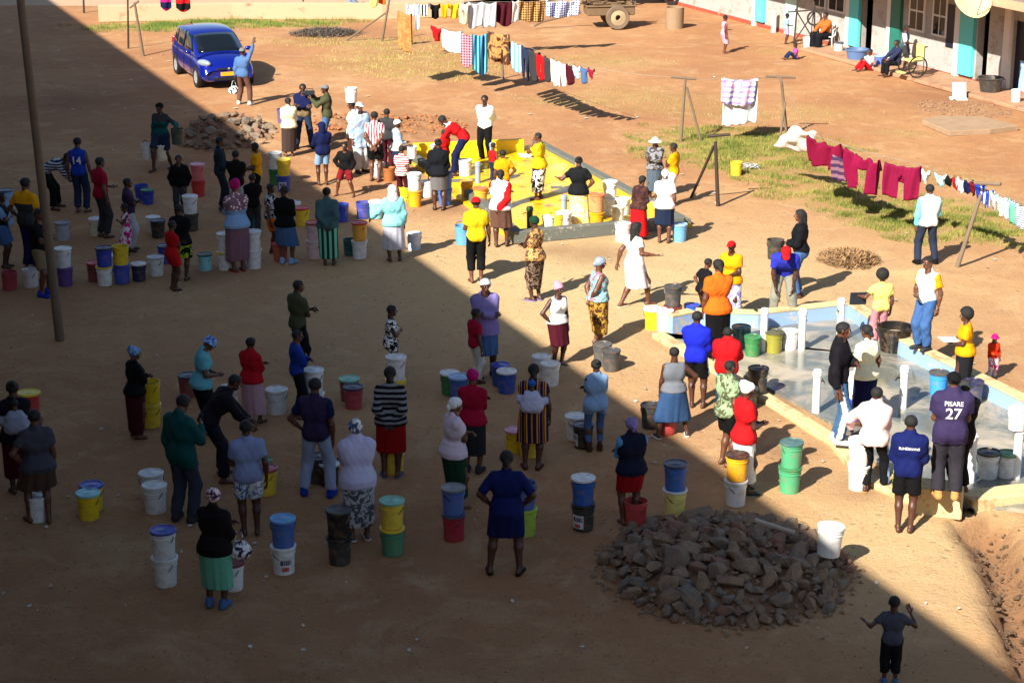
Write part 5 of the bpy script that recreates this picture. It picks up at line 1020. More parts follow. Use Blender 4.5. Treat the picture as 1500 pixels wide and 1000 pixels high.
p(446, 217, 121, 175, 'man in navy and khaki jacket with arms folded in the sun', ('jacket', 'khaki', dict(yo='navy', yz=.08, sl='navy')), ('trousers', 'dkdenim'), ('fold', 'fold'), 'apart', shoes='shoe:black')
K['camman'] = p(480, 219, 123, 262, 'cameraman in olive jacket and grey cap filming to the left', ('jacket', 'olive'), ('trousers', 'denim'), ((.10, .36, 1.42, 'g'), (-.06, .40, 1.36, 'g')), hat='cap:grey')
p(473, 271, 178, 345, 'person in navy hooded top and pale denim shorts from behind', ('jacket', 'navy'), ('shorts', 'ltblue', dict(o=-.01)), ('chest', 'chest'), hair='', hat='hood:navy')
p(506, 288, 207, 195, 'boy in black hoodie and red shorts striding', ('long', 'black', dict(o=.012)), ('shorts', 'dkred'), ('hip', 'pocket'), 'wide')
K['headw'] = p(519, 240, 146, 285, 'woman in white top and brown skirt carrying a bucket on her head', ('tee', 'white'), ('skirt', 'brown', dict(hz=.15)), ('down', 'down'), fem=1, hair='crop')
p(530, 253, 148, 150, 'tall man in pale grey overalls and cap behind the head carrier', ('long', 'ltgrey|n|ltblue|5', dict(o=.02, len=.3)), ('trousers', 'ltgrey', dict(o=.02)), ('down', 'down'), hat='cap:ltgrey', shoes='shoe:dkgrey', fat=.2)
p(550, 266, 162, 15, 'youth in pink striped shirt and black shorts, hands behind back', ('tee', 'white|v|crimson|5'), ('shorts', 'black'), ('back', 'back'))
p(568, 248, 158, 10, 'person in dark grey shirt behind the pink striped youth', ('long', 'dkgrey'), ('trousers', 'maroon'), ('down', 'fold'))
K['lidw'] = p(582, 262, 174, 80, 'woman in white cap and pale blue blouse by the basin corner', ('long', 'white|n|ltblue|5'), ('skirt', 'dkdenim', dict(hz=.3)), ('fwd', 'fwd'), fem=1, fat=.3, hat='beanie:white')
p(590, 296, 213, 15, 'girl in red and white striped shirt and maroon trousers', ('tee', 'red|h|white|6'), ('trousers', 'maroon'), ('down', 'fwd'), fem=1)
p(482, 388, 273, 0, 'woman in teal cardigan over long green skirt, hands behind back', ('long', '#47666c', dict(o=.008)), ('skirt', 'dkgreen|v|mint|3', dict(hz=.15, fl=.03)), ('back', 'back'), fem=1, hair='bun', fat=.2)
K['teal'] = p(578, 383, 270, 345, 'woman in white headscarf and light turquoise jacket reaching for buckets', ('jacket', 'aqua'), ('skirt', '#c9c9d6', dict(hz=.27, fl=.06)), ('down', (-.45, .2, .95, 'r')), fem=1, fat=.35, hat='drape:white', hair=None)
p(712, 237, 138, 200, 'man in white shirt and black trousers, hands behind his back', ('long', 'white', dict(sleeve=1.5)), ('trousers', 'black'), ('back', 'back'), shoes='shoe:black', z=0, fat=.3)
K['redb'] = p(668, 256, 0, 275, 'man in red tracksuit top bending low at the yellow basin', ('long', 'red', dict(yo='white', yz=.33, sl='red')), ('trousers', 'navy'), (( .12, .42, .75, 'g'), (-.1, .5, .6, 'r')), lean=62, legs='apart', h=1.75, z=GZF)
p(652, 262, 190, 300, 'child in red shirt half hidden behind woman in black sweater', ('tee', 'red'), ('shorts', 'red'), ('fwd', 'fwd'))
p(642, 308, 202, 5, 'woman in black sweater and straight grey skirt from behind', ('long', '#12151c', dict(o=.01)), ('skirt', 'grey', dict(hz=.47, fl=-.01, amp=.02)), ('fwd', 'down'), fem=1, fat=.4, hair='bun', shoes='flip:black')
p(734, 361, 247, 5, 'woman in white and red raglan top with brown skirt', ('long', '#e6e6ea', dict(sl='red', o=.012)), ('skirt', '#6b4c40', dict(hz=.42, fl=.05)), ('back', 'fold'), fem=1, fat=.55, hair='low')
p(738, 306, 219, 345, 'person in orange yellow shirt behind the raglan top woman', ('tee', 'gold'), ('trousers', 'red'), ('hip', 'down'), z=GZF)
p(723, 268, 210, 30, 'small child in red vest standing in the yellow basin', ('tank', 'red'), ('trousers', 'dkdenim'), ('down', 'fwd'), z=GZF)
K['tray'] = p(789, 292, 193, 285, 'woman in yellow shirt and black and white skirt reading a paper', ('tee', 'yellow', dict(lo=1)), ('skirt', 'black|n|white|7', dict(hz=.2)), ('fwd', 'face'), fem=1, fat=.3, z=GZF, hair='crop')
K['capy'] = p(698, 413, 287, 355, 'man in red cap, yellow shirt and rolled black trousers', ('tee', 'yellow'), ('capri', 'black', dict(o=.012)), ('down', 'fwd'), hat='capback:red')
p(784, 440, 315, 315, 'woman in green beanie and brown patterned dress', ('vest', '#5b4438|n|tan|14'), ('skirt', '#8a7464|n|dkbrown|12', dict(hz=.25, fl=-.01)), ('fold', 'fold'), fem=1, hat='beanie:dkgreen', shoes='flip:lilac')
p(849, 334, 228, 5, 'woman in black shirt and cream skirt, hand on hip at basin edge', ('tee', '#15171a'), ('skirt', 'cream|n|lemon|5', dict(hz=.12, fl=.03)), ('hip', 'out'), fem=1, fat=.35, z=.0, hair='bun')
p(957, 292, 200, 190, 'woman in white sun hat and grey cardigan with arms folded', ('long', 'dkgrey|n|grey|9', dict(o=.01)), ('skirt', '#51606e', dict(hz=.25)), ('fold', 'fold'), fem=1, fat=.2, hat='sunhat:white')
p(986, 303, 208, 285, 'boy in yellow shirt and white trousers beside the sun hat woman', ('tee', 'gold'), ('capri', 'white', dict(o=.01)), ('down', 'fold'))
p(935, 351, 256, 35, 'woman in brown top and long bright red skirt leaning forward', ('long', '#3a2228|n|brown|9'), ('skirt', 'red', dict(hz=.12, fl=.08)), ('fwd', 'fwd'), fem=1, lean=14, hair='low')
p(972, 356, 247, 10, 'woman in white headscarf, white shirt and navy skirt', ('tee', 'white'), ('skirt', '#22304e', dict(hz=.42)), ('down', 'fwd'), fem=1, lean=6, hat='doek:white', hair=None)
p(929, 449, 324, 60, 'woman in white dress striding right with long black hair', ('dress', '#e3dcda', dict(hz=.38, fl=.02, sleeve=.55)), None, ('out', 'swb'), 'walk', fem=1, hair='long', fat=.25, shoes='flip:cream')
p(876, 506, 375, 75, 'older woman in blue grey headscarf and yellow patterned skirt', ('tank', 'aqua|n|mauve|9', dict(o=.006)), ('skirt', '#c89a3c|n|brown|12', dict(hz=.25)), ('back', 'back'), fem=1, fat=.75, hat='doek:#98a4b8', hair=None)
p(818, 536, 412, 145, 'woman in pink headscarf, white vest and maroon wrap dress', ('tank', 'white'), ('skirt', 'maroon', dict(hz=.45, fl=.02)), ('hip', 'down'), fem=1, hat='wrap:pink', shoes='flip:grey')
p(713, 552, 406, 165, 'woman in lilac jacket and denim skirt with arms folded', ('jacket', 'lilac', dict(len=.16)), ('skirt', 'denim', dict(hz=.42, fl=.01)), ('fold', 'fold'), fem=1, hat='beanie:ltgrey', sk=1)
p(697, 561, 452, 60, 'youth in crimson polo and white trousers', ('tee', 'crimson'), ('trousers', '#cfc9bf'), ('down', 'down'))
K['mum'] = p(780, 685, 531, 5, 'woman in yellow striped dress carrying a baby on her back', ('dress', 'gold|v|maroon|8|navy', dict(hz=.42, fl=.05, sleeve=.4)), None, ('down', 'fwd'), fem=1, fat=.6, hair='low', shoes='flip:brown')
p(870, 661, 525, 350, 'woman in sleeveless light blue shirt and tight jeans', ('vest', 'ltblue', dict(len=.2, o=.012)), ('leggings', 'denim'), ('fold', 'fold'), fem=1, hair='bun', shoes='shoe:brown')
p(692, 693, 540, 20, 'woman in crimson sweater and pink headscarf with dark skirt', ('long', 'crimson'), ('skirt', '#2c3033', dict(hz=.3, fl=.0)), ('fold', 'fold'), fem=1, hat='wrap:magenta', hair=None, shoes='shoe:dkgrey')
p(667, 744, 581, 65, 'woman in white headscarf, pale pink shirt and green skirt', ('tee', '#d9c8d4'), ('skirt', 'dkgreen', dict(hz=.2, fl=.02)), ('fold', 'fold'), fem=1, fat=.35, hat='doek:white', hair=None)
p(739, 840, 657, 2, 'woman in navy blue dress standing with both hands on hips', ('dress', '#15205c', dict(hz=.50, fl=.02, sleeve=.9)), None, ('hip', 'hip'), 'apart', fem=1, fat=.5, hair='low', shoes='flip:black')
K['mum2'] = p(30, 722, 556, 340, 'woman in dark shirt with a baby tied low on her back, far left', ('tee', '#1c1620'), ('skirt', 'maroon', dict(hz=.25)), ('fold', 'fold'), fem=1, hair='bun')
p(62, 768, 596, 335, 'woman in grey shirt and pleated brown skirt near left edge', ('tee', '#4a4a54'), ('skirt', '#5a4438', dict(hz=.50, fl=.07, amp=.09)), ('down', 'hip'), 'step', fem=1, hair='short')
p(202, 641, 506, 65, 'woman in blue white headscarf, striped black top and long maroon skirt', ('long', 'black', dict(yo='black')), ('skirt', 'maroon', dict(hz=.12, fl=.01)), ('fold', 'fold'), fem=1, fat=.3, hat='wrap:ltblue|n|denim|9', hair=None)
p(301, 634, 487, 75, 'woman in turquoise shirt, black skirt and blue bucket hat looking down', ('tee', '#6fc0cc'), ('skirt', 'black', dict(hz=.4, fl=0)), ('fwd', 'fwd'), fem=1, lean=8, head=(0, 25), hat='bhat:#4a68b8|n|ltblue|12')
p(372, 620, 493, 25, 'woman in red sweater and pink wrap skirt', ('long', '#c01422', dict(o=.01)), ('skirt', '#c9a0ac', dict(hz=.2, fl=.06)), ('fold', 'fold'), fem=1, fat=.3)
p(326, 702, 0, 75, 'man in dark clothes bending forward over the buckets', ('long', '#1c1820', dict(o=.012)), ('trousers', '#1d1c26'), ((.1, .55, .62, 'r'), (-.1, .5, .72, 'r')), lean=42, legs='apart', h=1.76)
K['phone'] = p(271, 764, 576, 30, 'man in teal jacket looking at his phone', ('coat', '#12504e', dict(len=.16)), ('trousers', '#3b4150'), ('hold', 'down'), head=(0, 20), shoes='shoe:dkgrey')
p(367, 784, 613, 350, 'youth in light blue shirt and flowered shorts', ('tee', '#8d9cc4', dict(len=.16)), ('shorts', 'white|n|denim|12'), ('down', 'fwd'), 'stand')
K['mint'] = p(317, 889, 714, 15, 'woman in black cardigan, mint skirt and pink patterned headscarf', ('jacket', '#1c1214', dict(len=.12)), ('skirt', 'mint', dict(hz=.28, fl=.03)), ('fwd', 'fold'), fem=1, fat=.35, hat='wrap:palepink|n|plum|14', hair=None, shoes='shoe:denim')
p(439, 549, 408, 60, 'man in olive shirt with yellow side stripe, arms folded', ('tee', 'olive'), ('trousers', 'black'), ('fold', 'fold'), hair='crop')
p(437, 612, 481, 75, 'youth in bright blue sweater and black trousers', ('long', '#173a96'), ('trousers', '#16151b'), ('fold', 'fold'))
p(465, 727, 551, 8, 'man in purple shirt, pale jeans and blue shoes from behind', ('tee', '#3a2c4e', dict(sl='navy')), ('trousers', '#a9b6d2'), ('down', 'hip'), 'apart', shoes='shoe:blue')
p(573, 698, 535, 0, 'woman in grey and black striped sweater and red skirt, hands behind back', ('long', 'black|h|grey|4'), ('skirt', '#a81018', dict(hz=.38, fl=.04)), ('back', 'back'), fem=1, fat=.2, hair='low', shoes='flip:denim')
p(527, 789, 614, 340, 'woman in white blouse and grey patterned skirt, blue headscarf', ('tee', '#c3c0dc', dict(len=.14, o=.02, sleeve=.9)), ('skirt', '#5a6068|n|ltgrey|9', dict(hz=.2, fl=.03)), ('fold', 'fold'), fem=1, fat=.45, lean=6, hat='wrap:denim|n|white|12', hair=None, shoes='flip:white')
p(574, 562, 446, 85, 'child in black and white patterned dress behind stacked buckets', ('dress', 'black|n|white|14', dict(hz=.75)), None, ('fold', 'hip'), fem=1)
p(985, 640, 505, 350, 'woman in grey vest and long denim skirt stepping with feet apart', ('tank', '#70747c', dict(o=.006)), ('skirt', '#34527c', dict(hz=.3, fl=.05)), ('side', 'down'), 'wide', fem=1, fat=.55, hair='short', shoes='flip:white')
p(923, 768, 610, 345, 'woman in lilac headscarf, navy and blue raglan top and red skirt', ('long', '#161d33', dict(sl='sky', o=.014, sleeve=1.2)), ('skirt', '#b0121c', dict(hz=.52, fl=0)), ('fold', 'fold'), fem=1, fat=.2, hat='doek:lilac', hair=None)
p(1064, 682, 526, 60, 'woman in green and white mottled shirt and black shorts', ('tee', '#9cb48a|n|olive|10', dict(o=.006)), ('shorts', 'black'), ('down', 'fwd'), fem=1, fat=.45, hair='crop')
p(1088, 722, 558, 80, 'girl in white cap, red shirt and long white skirt', ('tee', 'red'), ('skirt', 'white', dict(hz=.2, fl=.02, amp=.03)), ('fwd', 'fwd'), fem=1, hat='wrap:white', hair=None, shoes='flip:teal')
p(1060, 604, 478, 5, 'person in loose red hooded top near the blue slab corner', ('jacket', '#c8121a', dict(o=.03)), ('trousers', '#8fc0e0'), ('chest', 'chest'), fat=.3)
p(1020, 598, 454, 15, 'boy in bright blue jacket tied at the waist and black shorts', ('jacket', '#1a28c0'), ('shorts', 'black', dict(st='white')), ('fwd', 'fold'))
p(1050, 528, 378, 340, 'woman in orange shirt and long black skirt from behind', ('tee', 'orange'), ('skirt', '#0e0e10', dict(hz=.08, fl=.02)), ('fold', 'down'), fem=1, hair='low')
p(1069, 470, 351, 205, 'woman in red cap, yellow shirt and white flowered skirt', ('tee', 'gold'), ('skirt', 'white|n|lilac|8', dict(hz=.15)), ('down', 'fwd'), fem=1, fat=.3, hat='cap:red')
p(1030, 470, 378, 60, 'woman in black top leaning beside the orange shirt woman', ('tee', '#121216'), ('trousers', 'brown'), ('hip', 'hip'), fem=1, lean=14)
p(1146, 474, 0, 185, 'man in blue shirt and red cap leaning with hands on knees', ('tee', '#3038b8'), ('trousers', '#8c8a7c'), ('knee', 'knee'), lean=48, legs='apart', h=1.78, hat='cap:red', head=(0, 15))
K['blkb'] = p(1169, 436, 305, 280, 'woman in black jacket, orange shirt and blue jeans holding a bucket', ('jacket', '#121318', dict(len=.0)), ('trousers', 'denim', dict(o=-.006)), ('fwd', 'fwd'), fem=1, hair='long', fat=.2)
K['clip'] = p(1286, 508, 396, 350, 'youth in pale yellow shirt and pink shorts holding a dark folder', ('tee', 'lemon'), ('trousers', '#d48c94'), ('down', 'out'), hair='afro')
p(1351, 512, 373, 235, 'man in white and yellow shirt and jeans standing on the wall', ('tee', '#e8e4dc', dict(sl='gold')), ('trousers', '#42669c', dict(o=.01)), ('fwd', 'down'), shoes='shoe:dkgrey', z=.345)
K['afro'] = p(1409, 577, 452, 285, 'woman with afro hair in yellow shirt and black skirt holding papers', ('tee', 'gold'), ('skirt', '#1d1d22', dict(hz=.08, fl=.0)), ('fwd', 'fwd'), fem=1, fat=.35, hair='afro', z=.06)
p(1452, 556, 490, 165, 'toddler in orange jacket and pink hat by the wall', ('jacket', '#e8380c'), ('trousers', 'white|n|magenta|12'), ('fwd', 'down'), hat='bhat:magenta', fem=1)
p(1224, 648, 470, 100, 'man in black hooded jacket and jeans with a white stripe', ('jacket', '#15131a'), ('trousers', '#41658c', dict(st='white')), ('down', 'fold'), shoes='shoe:ltgrey', z=.15)
p(1263, 622, 474, 320, 'woman in pale cream shirt and navy skirt at the tap', ('tee', '#ece6c0'), ('skirt', '#0f1440', dict(hz=.2)), ('down', 'fwd'), fem=1, fat=.25, hair='low', z=.06)
p(1276, 721, 563, 25, 'girl in pale pink hooded jacket and black track trousers', ('jacket', '#eccbc8', dict(o=.014)), ('trousers', '#121218', dict(st='ltblue')), ('fold', 'side'), 'stepr', fem=1, shoes='flip:tan')
p(1324, 778, 606, 12, 'boy in navy jacket and black shorts with green side stripe', ('jacket', '#111c58', dict(txt=[('SUNDAWNS', .21, .050)])), ('shorts', '#101014', dict(st='lime')), ('fwd', 'fwd'))
p(1386, 730, 543, 5, 'person in purple jersey numbered 27 and black cap from behind', ('tee', '#372d52', dict(len=.16, o=.02, txt=[('PISARE', .275, .085), ('27', .14, .22)])), ('trousers', '#2f2c34', dict(o=.01)), ('fwd', 'fwd'), hat='capback:black', shoes='shoe:tan', z=.42)
p(1405, 722, 555, 330, 'person in black hooded coat and grey cap beside the numbered jersey', ('coat', '#0d0d12', dict(len=.25)), ('trousers', '#16131a'), ('fold', 'fold'), hat='capback:dkgrey', z=.30)
p(1302, 1004, 874, 8, 'boy in grey shirt and black shorts spreading both arms at bottom right', ('tee', '#4a4e5c', dict(len=.12)), ('capri', '#14141c', dict(o=.012)), ('outup', 'out'), hair='short', shoes='shoe:denim')
K['vest'] = p(1357, 388, 268, 350, 'man in white tabard over aqua sleeves and dark trousers, far right', ('long', 'white', dict(sl='#7fd8e0', o=.008)), ('trousers', '#2b3346'), ('fwd', 'down'), 'apart', shoes='shoe:black')
p(358, 154, 69, 20, 'man in blue shirt waving one arm beside the blue car', ('long', '#5476a8'), ('trousers', '#6a4a40'), ('up', 'down'), 'apart', hat='cap:grey', shoes='shoe:white')
p(514, 27, -32, 80, 'person in blue jeans walking past the low wall at the top', ('tee', 'red'), ('trousers', '#8094ac'), ('swf', 'swb'), 'walk', h=1.68)
p(1060, 78, 22, 85, 'girl in pink and yellow dress standing alone in the far yard', ('dress', '#e8a8b8', dict(hz=.42, fl=.03, sleeve=0, amp=.03)), None, ('down', 'fwd'), fem=1)
p(1151, 65, 20, 80, 'boy in pale blue shirt by the house scrap frame', ('tee', '#9cc4dc'), ('shorts', '#b0a4c8'), ('fwd', 'fwd'))
p(1165, 87, 57, 260, 'toddler in pink top sitting on the ground', ('tee', '#c04c9c'), ('trousers', '#1f2a50'), ('fwd', 'fwd'), 'gsit', h=.95, fem=1)
p(1208, 72, 21, 235, 'woman in orange top and black skirt seated on a white chair', ('long', '#d8682c', dict(o=.01)), ('trousers', '#15151a', dict(o=.04)), ('knee', 'knee'), 'sit', h=1.62, fem=1, fat=.4)
p(1274, 104, 70, 250, 'child in white shirt and red trousers sitting on the apron edge', ('tee', '#dcdce4'), ('trousers', '#c01420'), ('knee', 'fwd'), 'gsit', h=1.25)
p(1312, 112, 54, 250, 'youth in dark blue jacket seated by the wheelchair', ('jacket', '#2a3050'), ('trousers', '#17171c'), ('knee', 'knee'), 'sit', h=1.5)
p(1324, 104, 36, 120, 'boy in grey school vest and white sleeves standing by the wheelchair', ('tee', '#4a5266', dict(sl='white', sleeve=.9)), ('shorts', 'dkgrey'), ('fwd', 'down'))
p(281, 62, 33, 180, 'child whose head shows above the roof of the blue car', ('tee', 'dkgrey'), ('shorts', 'navy'), ('down', 'down'))
# babies on backs
def baby(info, capc, wrapc, label):
    q = info['T']((0, -.15, .10)); person(0, 0, 0, info['face'], label, ('tee', wrapc), ('leggings', wrapc), ('fold', 'fold'), 'gsit', h=.80, at=q-Vector((0, 0, .14)), hat=capc, hair=None if capc else 'short')
    S = info['S']; v, qq = field([C((-.07, -.18, 1.08), (.07, -.18, 1.08), .115), C((-.05, -.17, 1.2), (.05, -.17, 1.2), .10), C((-.18, -.05, 1.14), (.18, -.05, 1.14), .08), C((-.1, .1, 1.16), (.1, .1, 1.16), .09)], .06, .02, lambda X, Y, Z, D: D-.006*np.sin(Z*60+X*20)*np.sin(X*30))
    link('baby_wrap', mesh_np('baby_wrap', v*S, qq, [cloth(wrapc)]), info['root'])
baby(K['mum'], 'beanie:#2c62b8', '#b8bcd4', 'baby in blue cap wrapped on the striped dress woman')
baby(K['mum2'], None, '#a8a8b8', 'baby wrapped in pale cloth on the far left woman')
def box_thing(name, cat, label, loc, d, mat, rot=(0, 0, 0), part='board'):
    r = empty(name, label, cat, loc); r.rotation_euler = rot; MB().box((0, 0, 0), d).obj(part, mat, r, bevel=.004)
paper = simple('paper', '#e0ddd4', .8, 3, .05); darkc = simple('dark folder', '#20242e', .5, 4, .2)
h0 = K['phone']['hands'][0]; box_thing('phone', 'phone', 'dark phone held by the man in teal jacket', h0+Vector((0, 0, .05)), (.07, .012, .14), darkc, (.5, 0, .3))
h0 = K['tray']['hands'][0]; box_thing('paper', 'paper', 'white paper held by the woman in yellow basin', h0+Vector((-.05, 0, .05)), (.30, .22, .008), paper, (.2, .1, .2))
h0 = (K['afro']['hands'][0]+K['afro']['hands'][1])/2; box_thing('paper', 'paper', 'white papers held by the woman with afro hair', h0+Vector((0, 0, .05)), (.32, .22, .012), paper, (.1, .1, .3))
h0 = K['clip']['hands'][1]; box_thing('folder', 'folder', 'dark grey folder held by the pale yellow shirt youth', h0+Vector((.05, -.05, -.05)), (.30, .02, .24), darkc, (.2, 0, .1))
h0 = (K['camman']['hands'][0]+K['camman']['hands'][1])/2
r = empty('video_camera', 'black video camera held up by the cameraman', 'camera', h0+Vector((0, 0, .06)), math.radians(98)); MB().box((0, .0, 0), (.09, .24, .11)).obj('camera_body', darkc, r, bevel=.01); MB().tube([(0, .12, 0), (0, .2, 0)], .04, 14).obj('lens', darkc, r); MB().tube([(0, -.08, .05), (0, -.08, .1), (0, .08, .1), (0, .08, .05)], .01).obj('handle', darkc, r)
bag(K['mint']['W']((.32, .12, .72)), 'white|n|plum|9', 'white and dark bag held by the mint skirt woman'); bag(P(343, 138), 'white|n|black|5', 'white and black bag at the waving man foot', .34)
# ------------------------------------------------------------------ buckets
def held(k, i, body, lid, label, dz=-.40, off=(0, 0), hand_='black', **kw): q = K[k]['hands'][i]; pail(q+Vector((off[0], off[1], dz)), body, lid, hand_, label, **kw)
held('car2', 0, 'white', None, 'white bucket carried low at the side by the walking woman', -.46, (-.10, 0), up=True); held('car2', 1, 'dkgreen', None, 'dark green tub carried on the right by the teal top woman', -.38, (.05, 0))
held('car2', 0, 'cream', 'white', 'cream bucket carried in front by the walking woman', -.46, (.25, -.12), up=True)
held('blkb', 0, 'black', None, 'black bucket held by the woman with long black hair', -.3, (-.16, 0))
held('capy', 1, 'sky', None, 'sky blue open bucket carried left of the red cap man', -.36, (-.20, .05), up=True); held('capy', 1, 'white', 'white', 'white bucket tucked against the red cap man', -.40, (-.02, -.02), tilt=(.1, .25))
held('lidw', 0, 'white', None, 'white bucket held by the woman in white cap', -.38, (.1, 0), s=.8); held('redb', 0, 'white', 'white', 'white bucket tilted by the bending man in red', -.36, (.12, -.05), tilt=(-.5, 0))
held('purp', 0, 'purple', None, 'purple tub held in front of the striped wrap skirt woman', -.1, (-.1, 0), s=.95)
pail(K['headw']['head']+Vector((0, 0, -.03)), 'white', None, 'white', 'white bucket balanced on the head of a woman', .95)
q = P(1213, 812, .22); pail(q, 'white', 'white', 'white', 'white lidded bucket standing on the right of the rock pile', 1.08, tilt=(.03, .08))
q = P(1488, 632, .0); q = Pd(1489, 628, P(1488, 700, .06).y); pail(q, 'white', 'white', 'white', 'white container resting on the right edge post', .85)
PR1 = [(.05, .25, 3.6, 4.9, '#d6dae0'), (.06, .12, 3.9, 4.6, 'red'), (.15, .22, 3.8, 4.8, 'navy')]
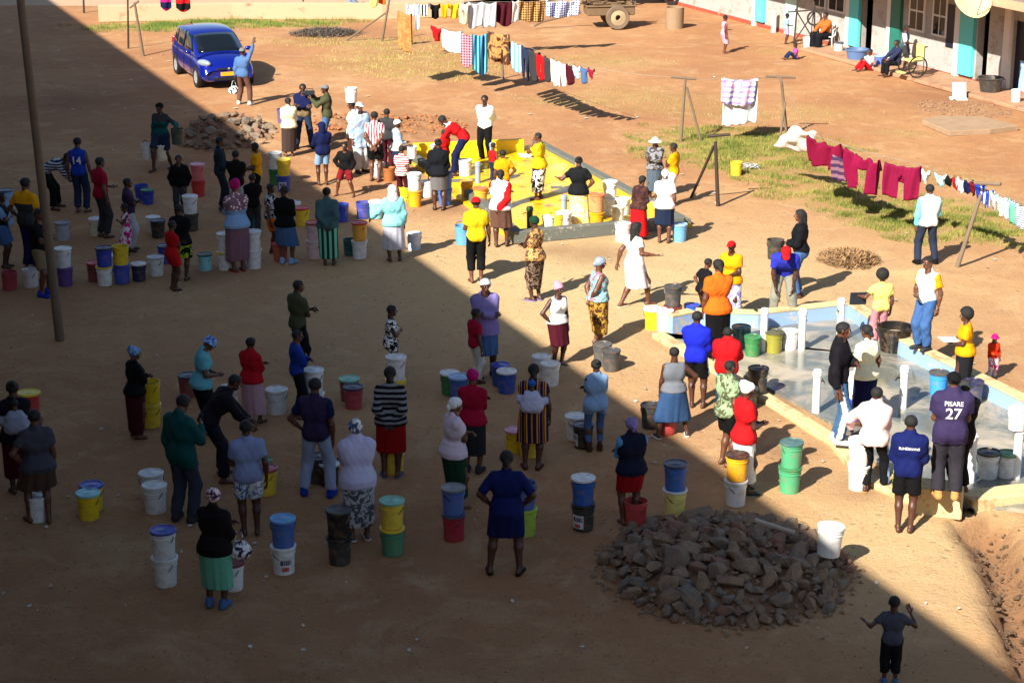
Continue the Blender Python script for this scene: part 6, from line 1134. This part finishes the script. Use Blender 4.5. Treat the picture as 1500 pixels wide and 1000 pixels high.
for a in ((15, 421, ['crimson'], 'at the lower left edge'), (46, 417, ['white'], 'below the yellow shouldered man'), (96, 415, ['purple', ('white', 'white')], 'just right of the leaning pole'), (93, 348, [('ltgrey', 'grey')], 'right of the pole, mid height'), (11, 325, ['ltblue', ('ltblue', 'navy')], 'behind the leftmost woman'),
 (142, 341, [('cream', 'white')], 'beside the crimson shirt man'), (208, 291, ['blue'], 'left of another blue bucket in the open shade'), (217, 296, [('blue', 'green')], 'alone in the open shade'), (225, 337, [('white', 'white')], 'behind a black bucket in the left shade'), (232, 344, [('black', 'navy')], 'front of the white one in the left shade'),
 (140, 408, [('dkred', 'red')], 'tucked behind the blue and white pair'), (154, 414, [('white', 'yellow'), ('blue', 'navy')], 'left of the yellow on blue pair'), (179, 411, ['blue', 'yellow'], 'in the left front group'), (166, 398, [('white', 'white')], 'peeping between two stacks'), (204, 407, [('navy', 'white')], 'right of the yellow on blue pair'), (229, 400, [('white', 'ltgrey')], 'left of the red dress child'), (243, 382, [('blue', 'navy')], 'behind the red dress child'),
 (291, 284, ['red', ('#d8616a', 'pink')], 'behind the dark jacket man'), (281, 334, ['black', ('white', 'white')], 'before the dark jacket man'), (301, 393, [('aqua', 'dkgreen')], 'alone in front of the left group'), (331, 392, [('white', 'yellow'), ('white', 'white')], 'left of the mauve skirt'), (372, 389, ['white', ('white', 'white')], 'right of the mauve skirt'), (372, 330, ['teal'], 'behind the magenta headscarf woman'),
 (416, 277, ['blue', ('yellow', 'yellow')], 'at the shadow edge'), (404, 267, ['green', ('white', 'ltgrey')], 'behind the yellow on blue pair'), (443, 327, [('yellow', 'red')], 'right of the black sweater woman'), (430, 318, [('white', 'white')], 'peeping behind a yellow bucket'), (411, 379, [('#b8503c', 'red')], 'hidden behind the denim skirt'),
 (461, 375, ['palepink', ('palepink', 'red')], 'left of the green skirt woman'), (527, 375, ['white', ('gold', 'red')], 'right of the green skirt woman'), (513, 370, ['teal'], 'half behind the yellow on white pair'), (500, 321, ['blue'], 'below the striding boy'), (532, 316, ['#1a2c9c'], 'tipped beside the turquoise lidded one'), (551, 316, [('aqua', 'white')], 'left of the turquoise jacket woman'), (607, 363, [('#c8d4ea', 'white')], 'right of the pale skirt woman'),
 (608, 299, [('gold', 'gold'), ('white', 'white')], 'right of the striped shirt girl'), (594, 292, [('yellow', 'yellow')], 'behind the striped shirt girl'), (626, 285, [('white', 'white')], 'left of the black sweater woman'), (556, 256, [('white', 'white')], 'between the legs of the pink striped youth'), (570, 262, ['#a05a20'], 'by the boots of the grey shirt person'), (652, 297, ['#2a6cc0', '#2a6cc0'], 'behind the grey skirt woman'),
 (681, 254, [('white', 'white')], 'under the bending man in red', .07), (684, 283, [('gold', 'gold')], 'on the wet yellow floor left', .07), (704, 296, [('gold', 'orange')], 'on the wet yellow floor before the orange shirt', .07), (804, 336, [('white', 'white')], 'on the basin edge right of green beanie', .07), (826, 334, [('white', 'white')], 'on the basin edge left of cream skirt', .07), (816, 335, ['yellow'], 'between two white ones on the basin edge', .07),
 (874, 332, ['gold', ('#c98a50', 'orange')], 'right of the cream skirt woman', .07), (893, 311, [('white', 'white'), ('white', 'white')], 'inside the basin right side', .07), (912, 312, [('white', 'white')], 'near the red skirt in the basin', .07), (905, 322, [('white', 'cream')], 'forward of the white pair in the basin', .07), (912, 350, ['white'], 'behind the hem of the red skirt'), (995, 350, [('sky', 'ltblue')], 'right of the navy skirt woman'), (954, 318, [('yellow', 'yellow')], 'between the red and navy skirts', .05),
 (882, 531, [('dkgrey', 'dkgrey')], 'behind its twin at the shadow edge'), (895, 539, [('dkgrey', 'dkgrey')], 'front of its twin at the shadow edge'), (659, 573, [('green', 'white')], 'left of the crimson polo youth'), (672, 580, [('#2a5aa0', 'ltblue')], 'behind the pink headscarf'), (733, 561, [('#22489c', 'blue')], 'back one below the lilac jacket woman'), (742, 571, [('#22489c', 'white')], 'front one below the lilac jacket woman'),
 (793, 548, [('white', 'white')], 'back one below the maroon dress woman'), (806, 560, [('white', 'white')], 'front one below the maroon dress woman'), (754, 657, [('yellow', 'pink')], 'left of the striped dress woman'), (775, 664, ['yellow'], 'behind the legs of the striped dress woman'), (843, 639, [('white', 'white')], 'left of the sleeveless blue shirt woman'), (854, 651, [('black', 'navy')], 'by the feet of the sleeveless blue shirt woman'),
 (136, 743, [('yellow', 'blue')], 'back one at the lower left'), (131, 755, [('yellow', 'aqua')], 'front one at the lower left'), (56, 758, [('white', 'white')], 'behind the brown skirt legs'), (48, 640, ['dkred', ('red', 'yellow')], 'behind the far left woman'), (222, 621, ['yellow', 'yellow'], 'right of the long maroon skirt'), (223, 727, [('white', 'white')], 'back one left of the phone man'), (228, 745, [('white', 'white')], 'front one left of the phone man'),
 (337, 592, [('white', 'white')], 'left of the red sweater woman'), (406, 601, [('white', 'white')], 'right of the red sweater woman'), (276, 577, [('dkred', 'navy')], 'behind the turquoise shirt woman'), (461, 604, ['white', ('white', 'white')], 'right of the bright blue sweater'), (390, 719, [('yellow', 'crimson')], 'right of the flowered shorts'), (383, 706, [('green', 'green')], 'just behind the crimson lidded one'),
 (243, 852, [('white', 'white'), ('white', 'blue')], 'left of the mint skirt woman'), (416, 834, ['white', ('#2460ae', 'sky')], 'right of the mint skirt woman'), (341, 858, [('white', 'dkred')], 'beside the mint skirt'), (512, 583, [('dkred', 'mint')], 'back one in the middle shade'), (518, 594, [('crimson', 'navy')], 'front one in the middle shade'), (580, 584, ['yellow', ('white', 'white')], 'below the patterned dress child'),
 (577, 688, ['yellow', 'yellow'], 'behind the red skirt legs'), (483, 707, [('black', 'white')], 'right of the pale jeans'), (467, 702, [('black', 'black')], 'behind the pale jeans'), (498, 821, [('black', 'black'), ('black', 'dkgrey')], 'before the grey patterned skirt'), (575, 807, [('#3f8a66', 'yellow'), ('yellow', 'mint')], 'right of the white blouse woman'), (665, 786, [('crimson', 'navy'), ('#3c68b8', 'grey')], 'below the green skirt woman'),
 (769, 778, ['lime', '#2a5aa0'], 'behind the navy dress woman'), (854, 771, ['black', ('#2458a8', 'white')], 'alone in front of the rock pile'), (988, 750, [('lemon', 'white'), ('#2c66b4', 'navy')], 'behind the rock pile'), (1077, 735, ['white', ('gold', 'dkbrown')], 'below the white skirt girl'), (931, 766, ['red'], 'behind the red skirt at the rock pile'), (953, 622, [('black', 'black')], 'left of the long denim skirt'), (976, 631, ['red'], 'under the long denim skirt'),
 (1110, 568, [('black', 'black')], 'on the cream kerb by the slab', .15), (1156, 716, [('#2c9c68', 'green'), ('#2c9c68', 'teal')], 'alone in the sun'), (985, 474, ['dkred', ('dkgrey', 'black')], 'right of the white dress woman'), (956, 478, [('yellow', 'white')], 'at the slab corner'), (973, 480, [('white', 'white')], 'at the slab corner'), (1013, 469, [('#2a70c4', 'blue')], 'left of the orange shirt woman'), (1102, 517, [('#1f7a3c', 'green')], 'on the slab left of a tap post', .06),
 (1133, 512, [('#8e8a20', 'olive')], 'on the slab right of the green one', .06), (1156, 508, [('white', 'white')], 'between two tap posts on the slab', .06), (1085, 505, [('teal', 'teal')], 'in shade left of the green one', .06), (1374, 573, [('#2c90e0', 'dkgrey')], 'by the blue wall', .06), (1424, 587, [('navy', 'navy')], 'right of the afro haired woman', .06), (1446, 695, [('white', 'black')], 'between two posts at the right', .06), (1474, 694, [('white', 'green')], 'left of the right edge post', .06),
 (1257, 712, [('white', 'white'), ('white', 'white')], 'left of the pink hooded girl'), (1252, 612, ['blue', ('white', 'white')], 'behind the black hooded man', .06), (1078, 254, ['yellow'], 'alone on the grass by the braced post'), (1228, 76, [('white', 'navy')], 'right of the seated orange woman'), (1488, 146, [('white', 'white')], 'by the far right doorway', .11), (1183, 69, [('white', 'white')], 'left of the seated orange woman'), (1288, 96, [('#3c68c8', 'ltblue')], 'between the seated children'), (1095, 596, [('#0e0e12', 'black')], 'in the shade of the red hooded person')):
    B(a[0], a[1], a[2], a[3], a[4] if len(a) > 4 else 0, pr={0: PR1} if a[0] in (416, 854) else {})

for o in bpy.data.objects:
    if o.parent is None and o.get('group') is None and o.name.startswith('bucket'): o['group'] = 'water buckets of the queue'
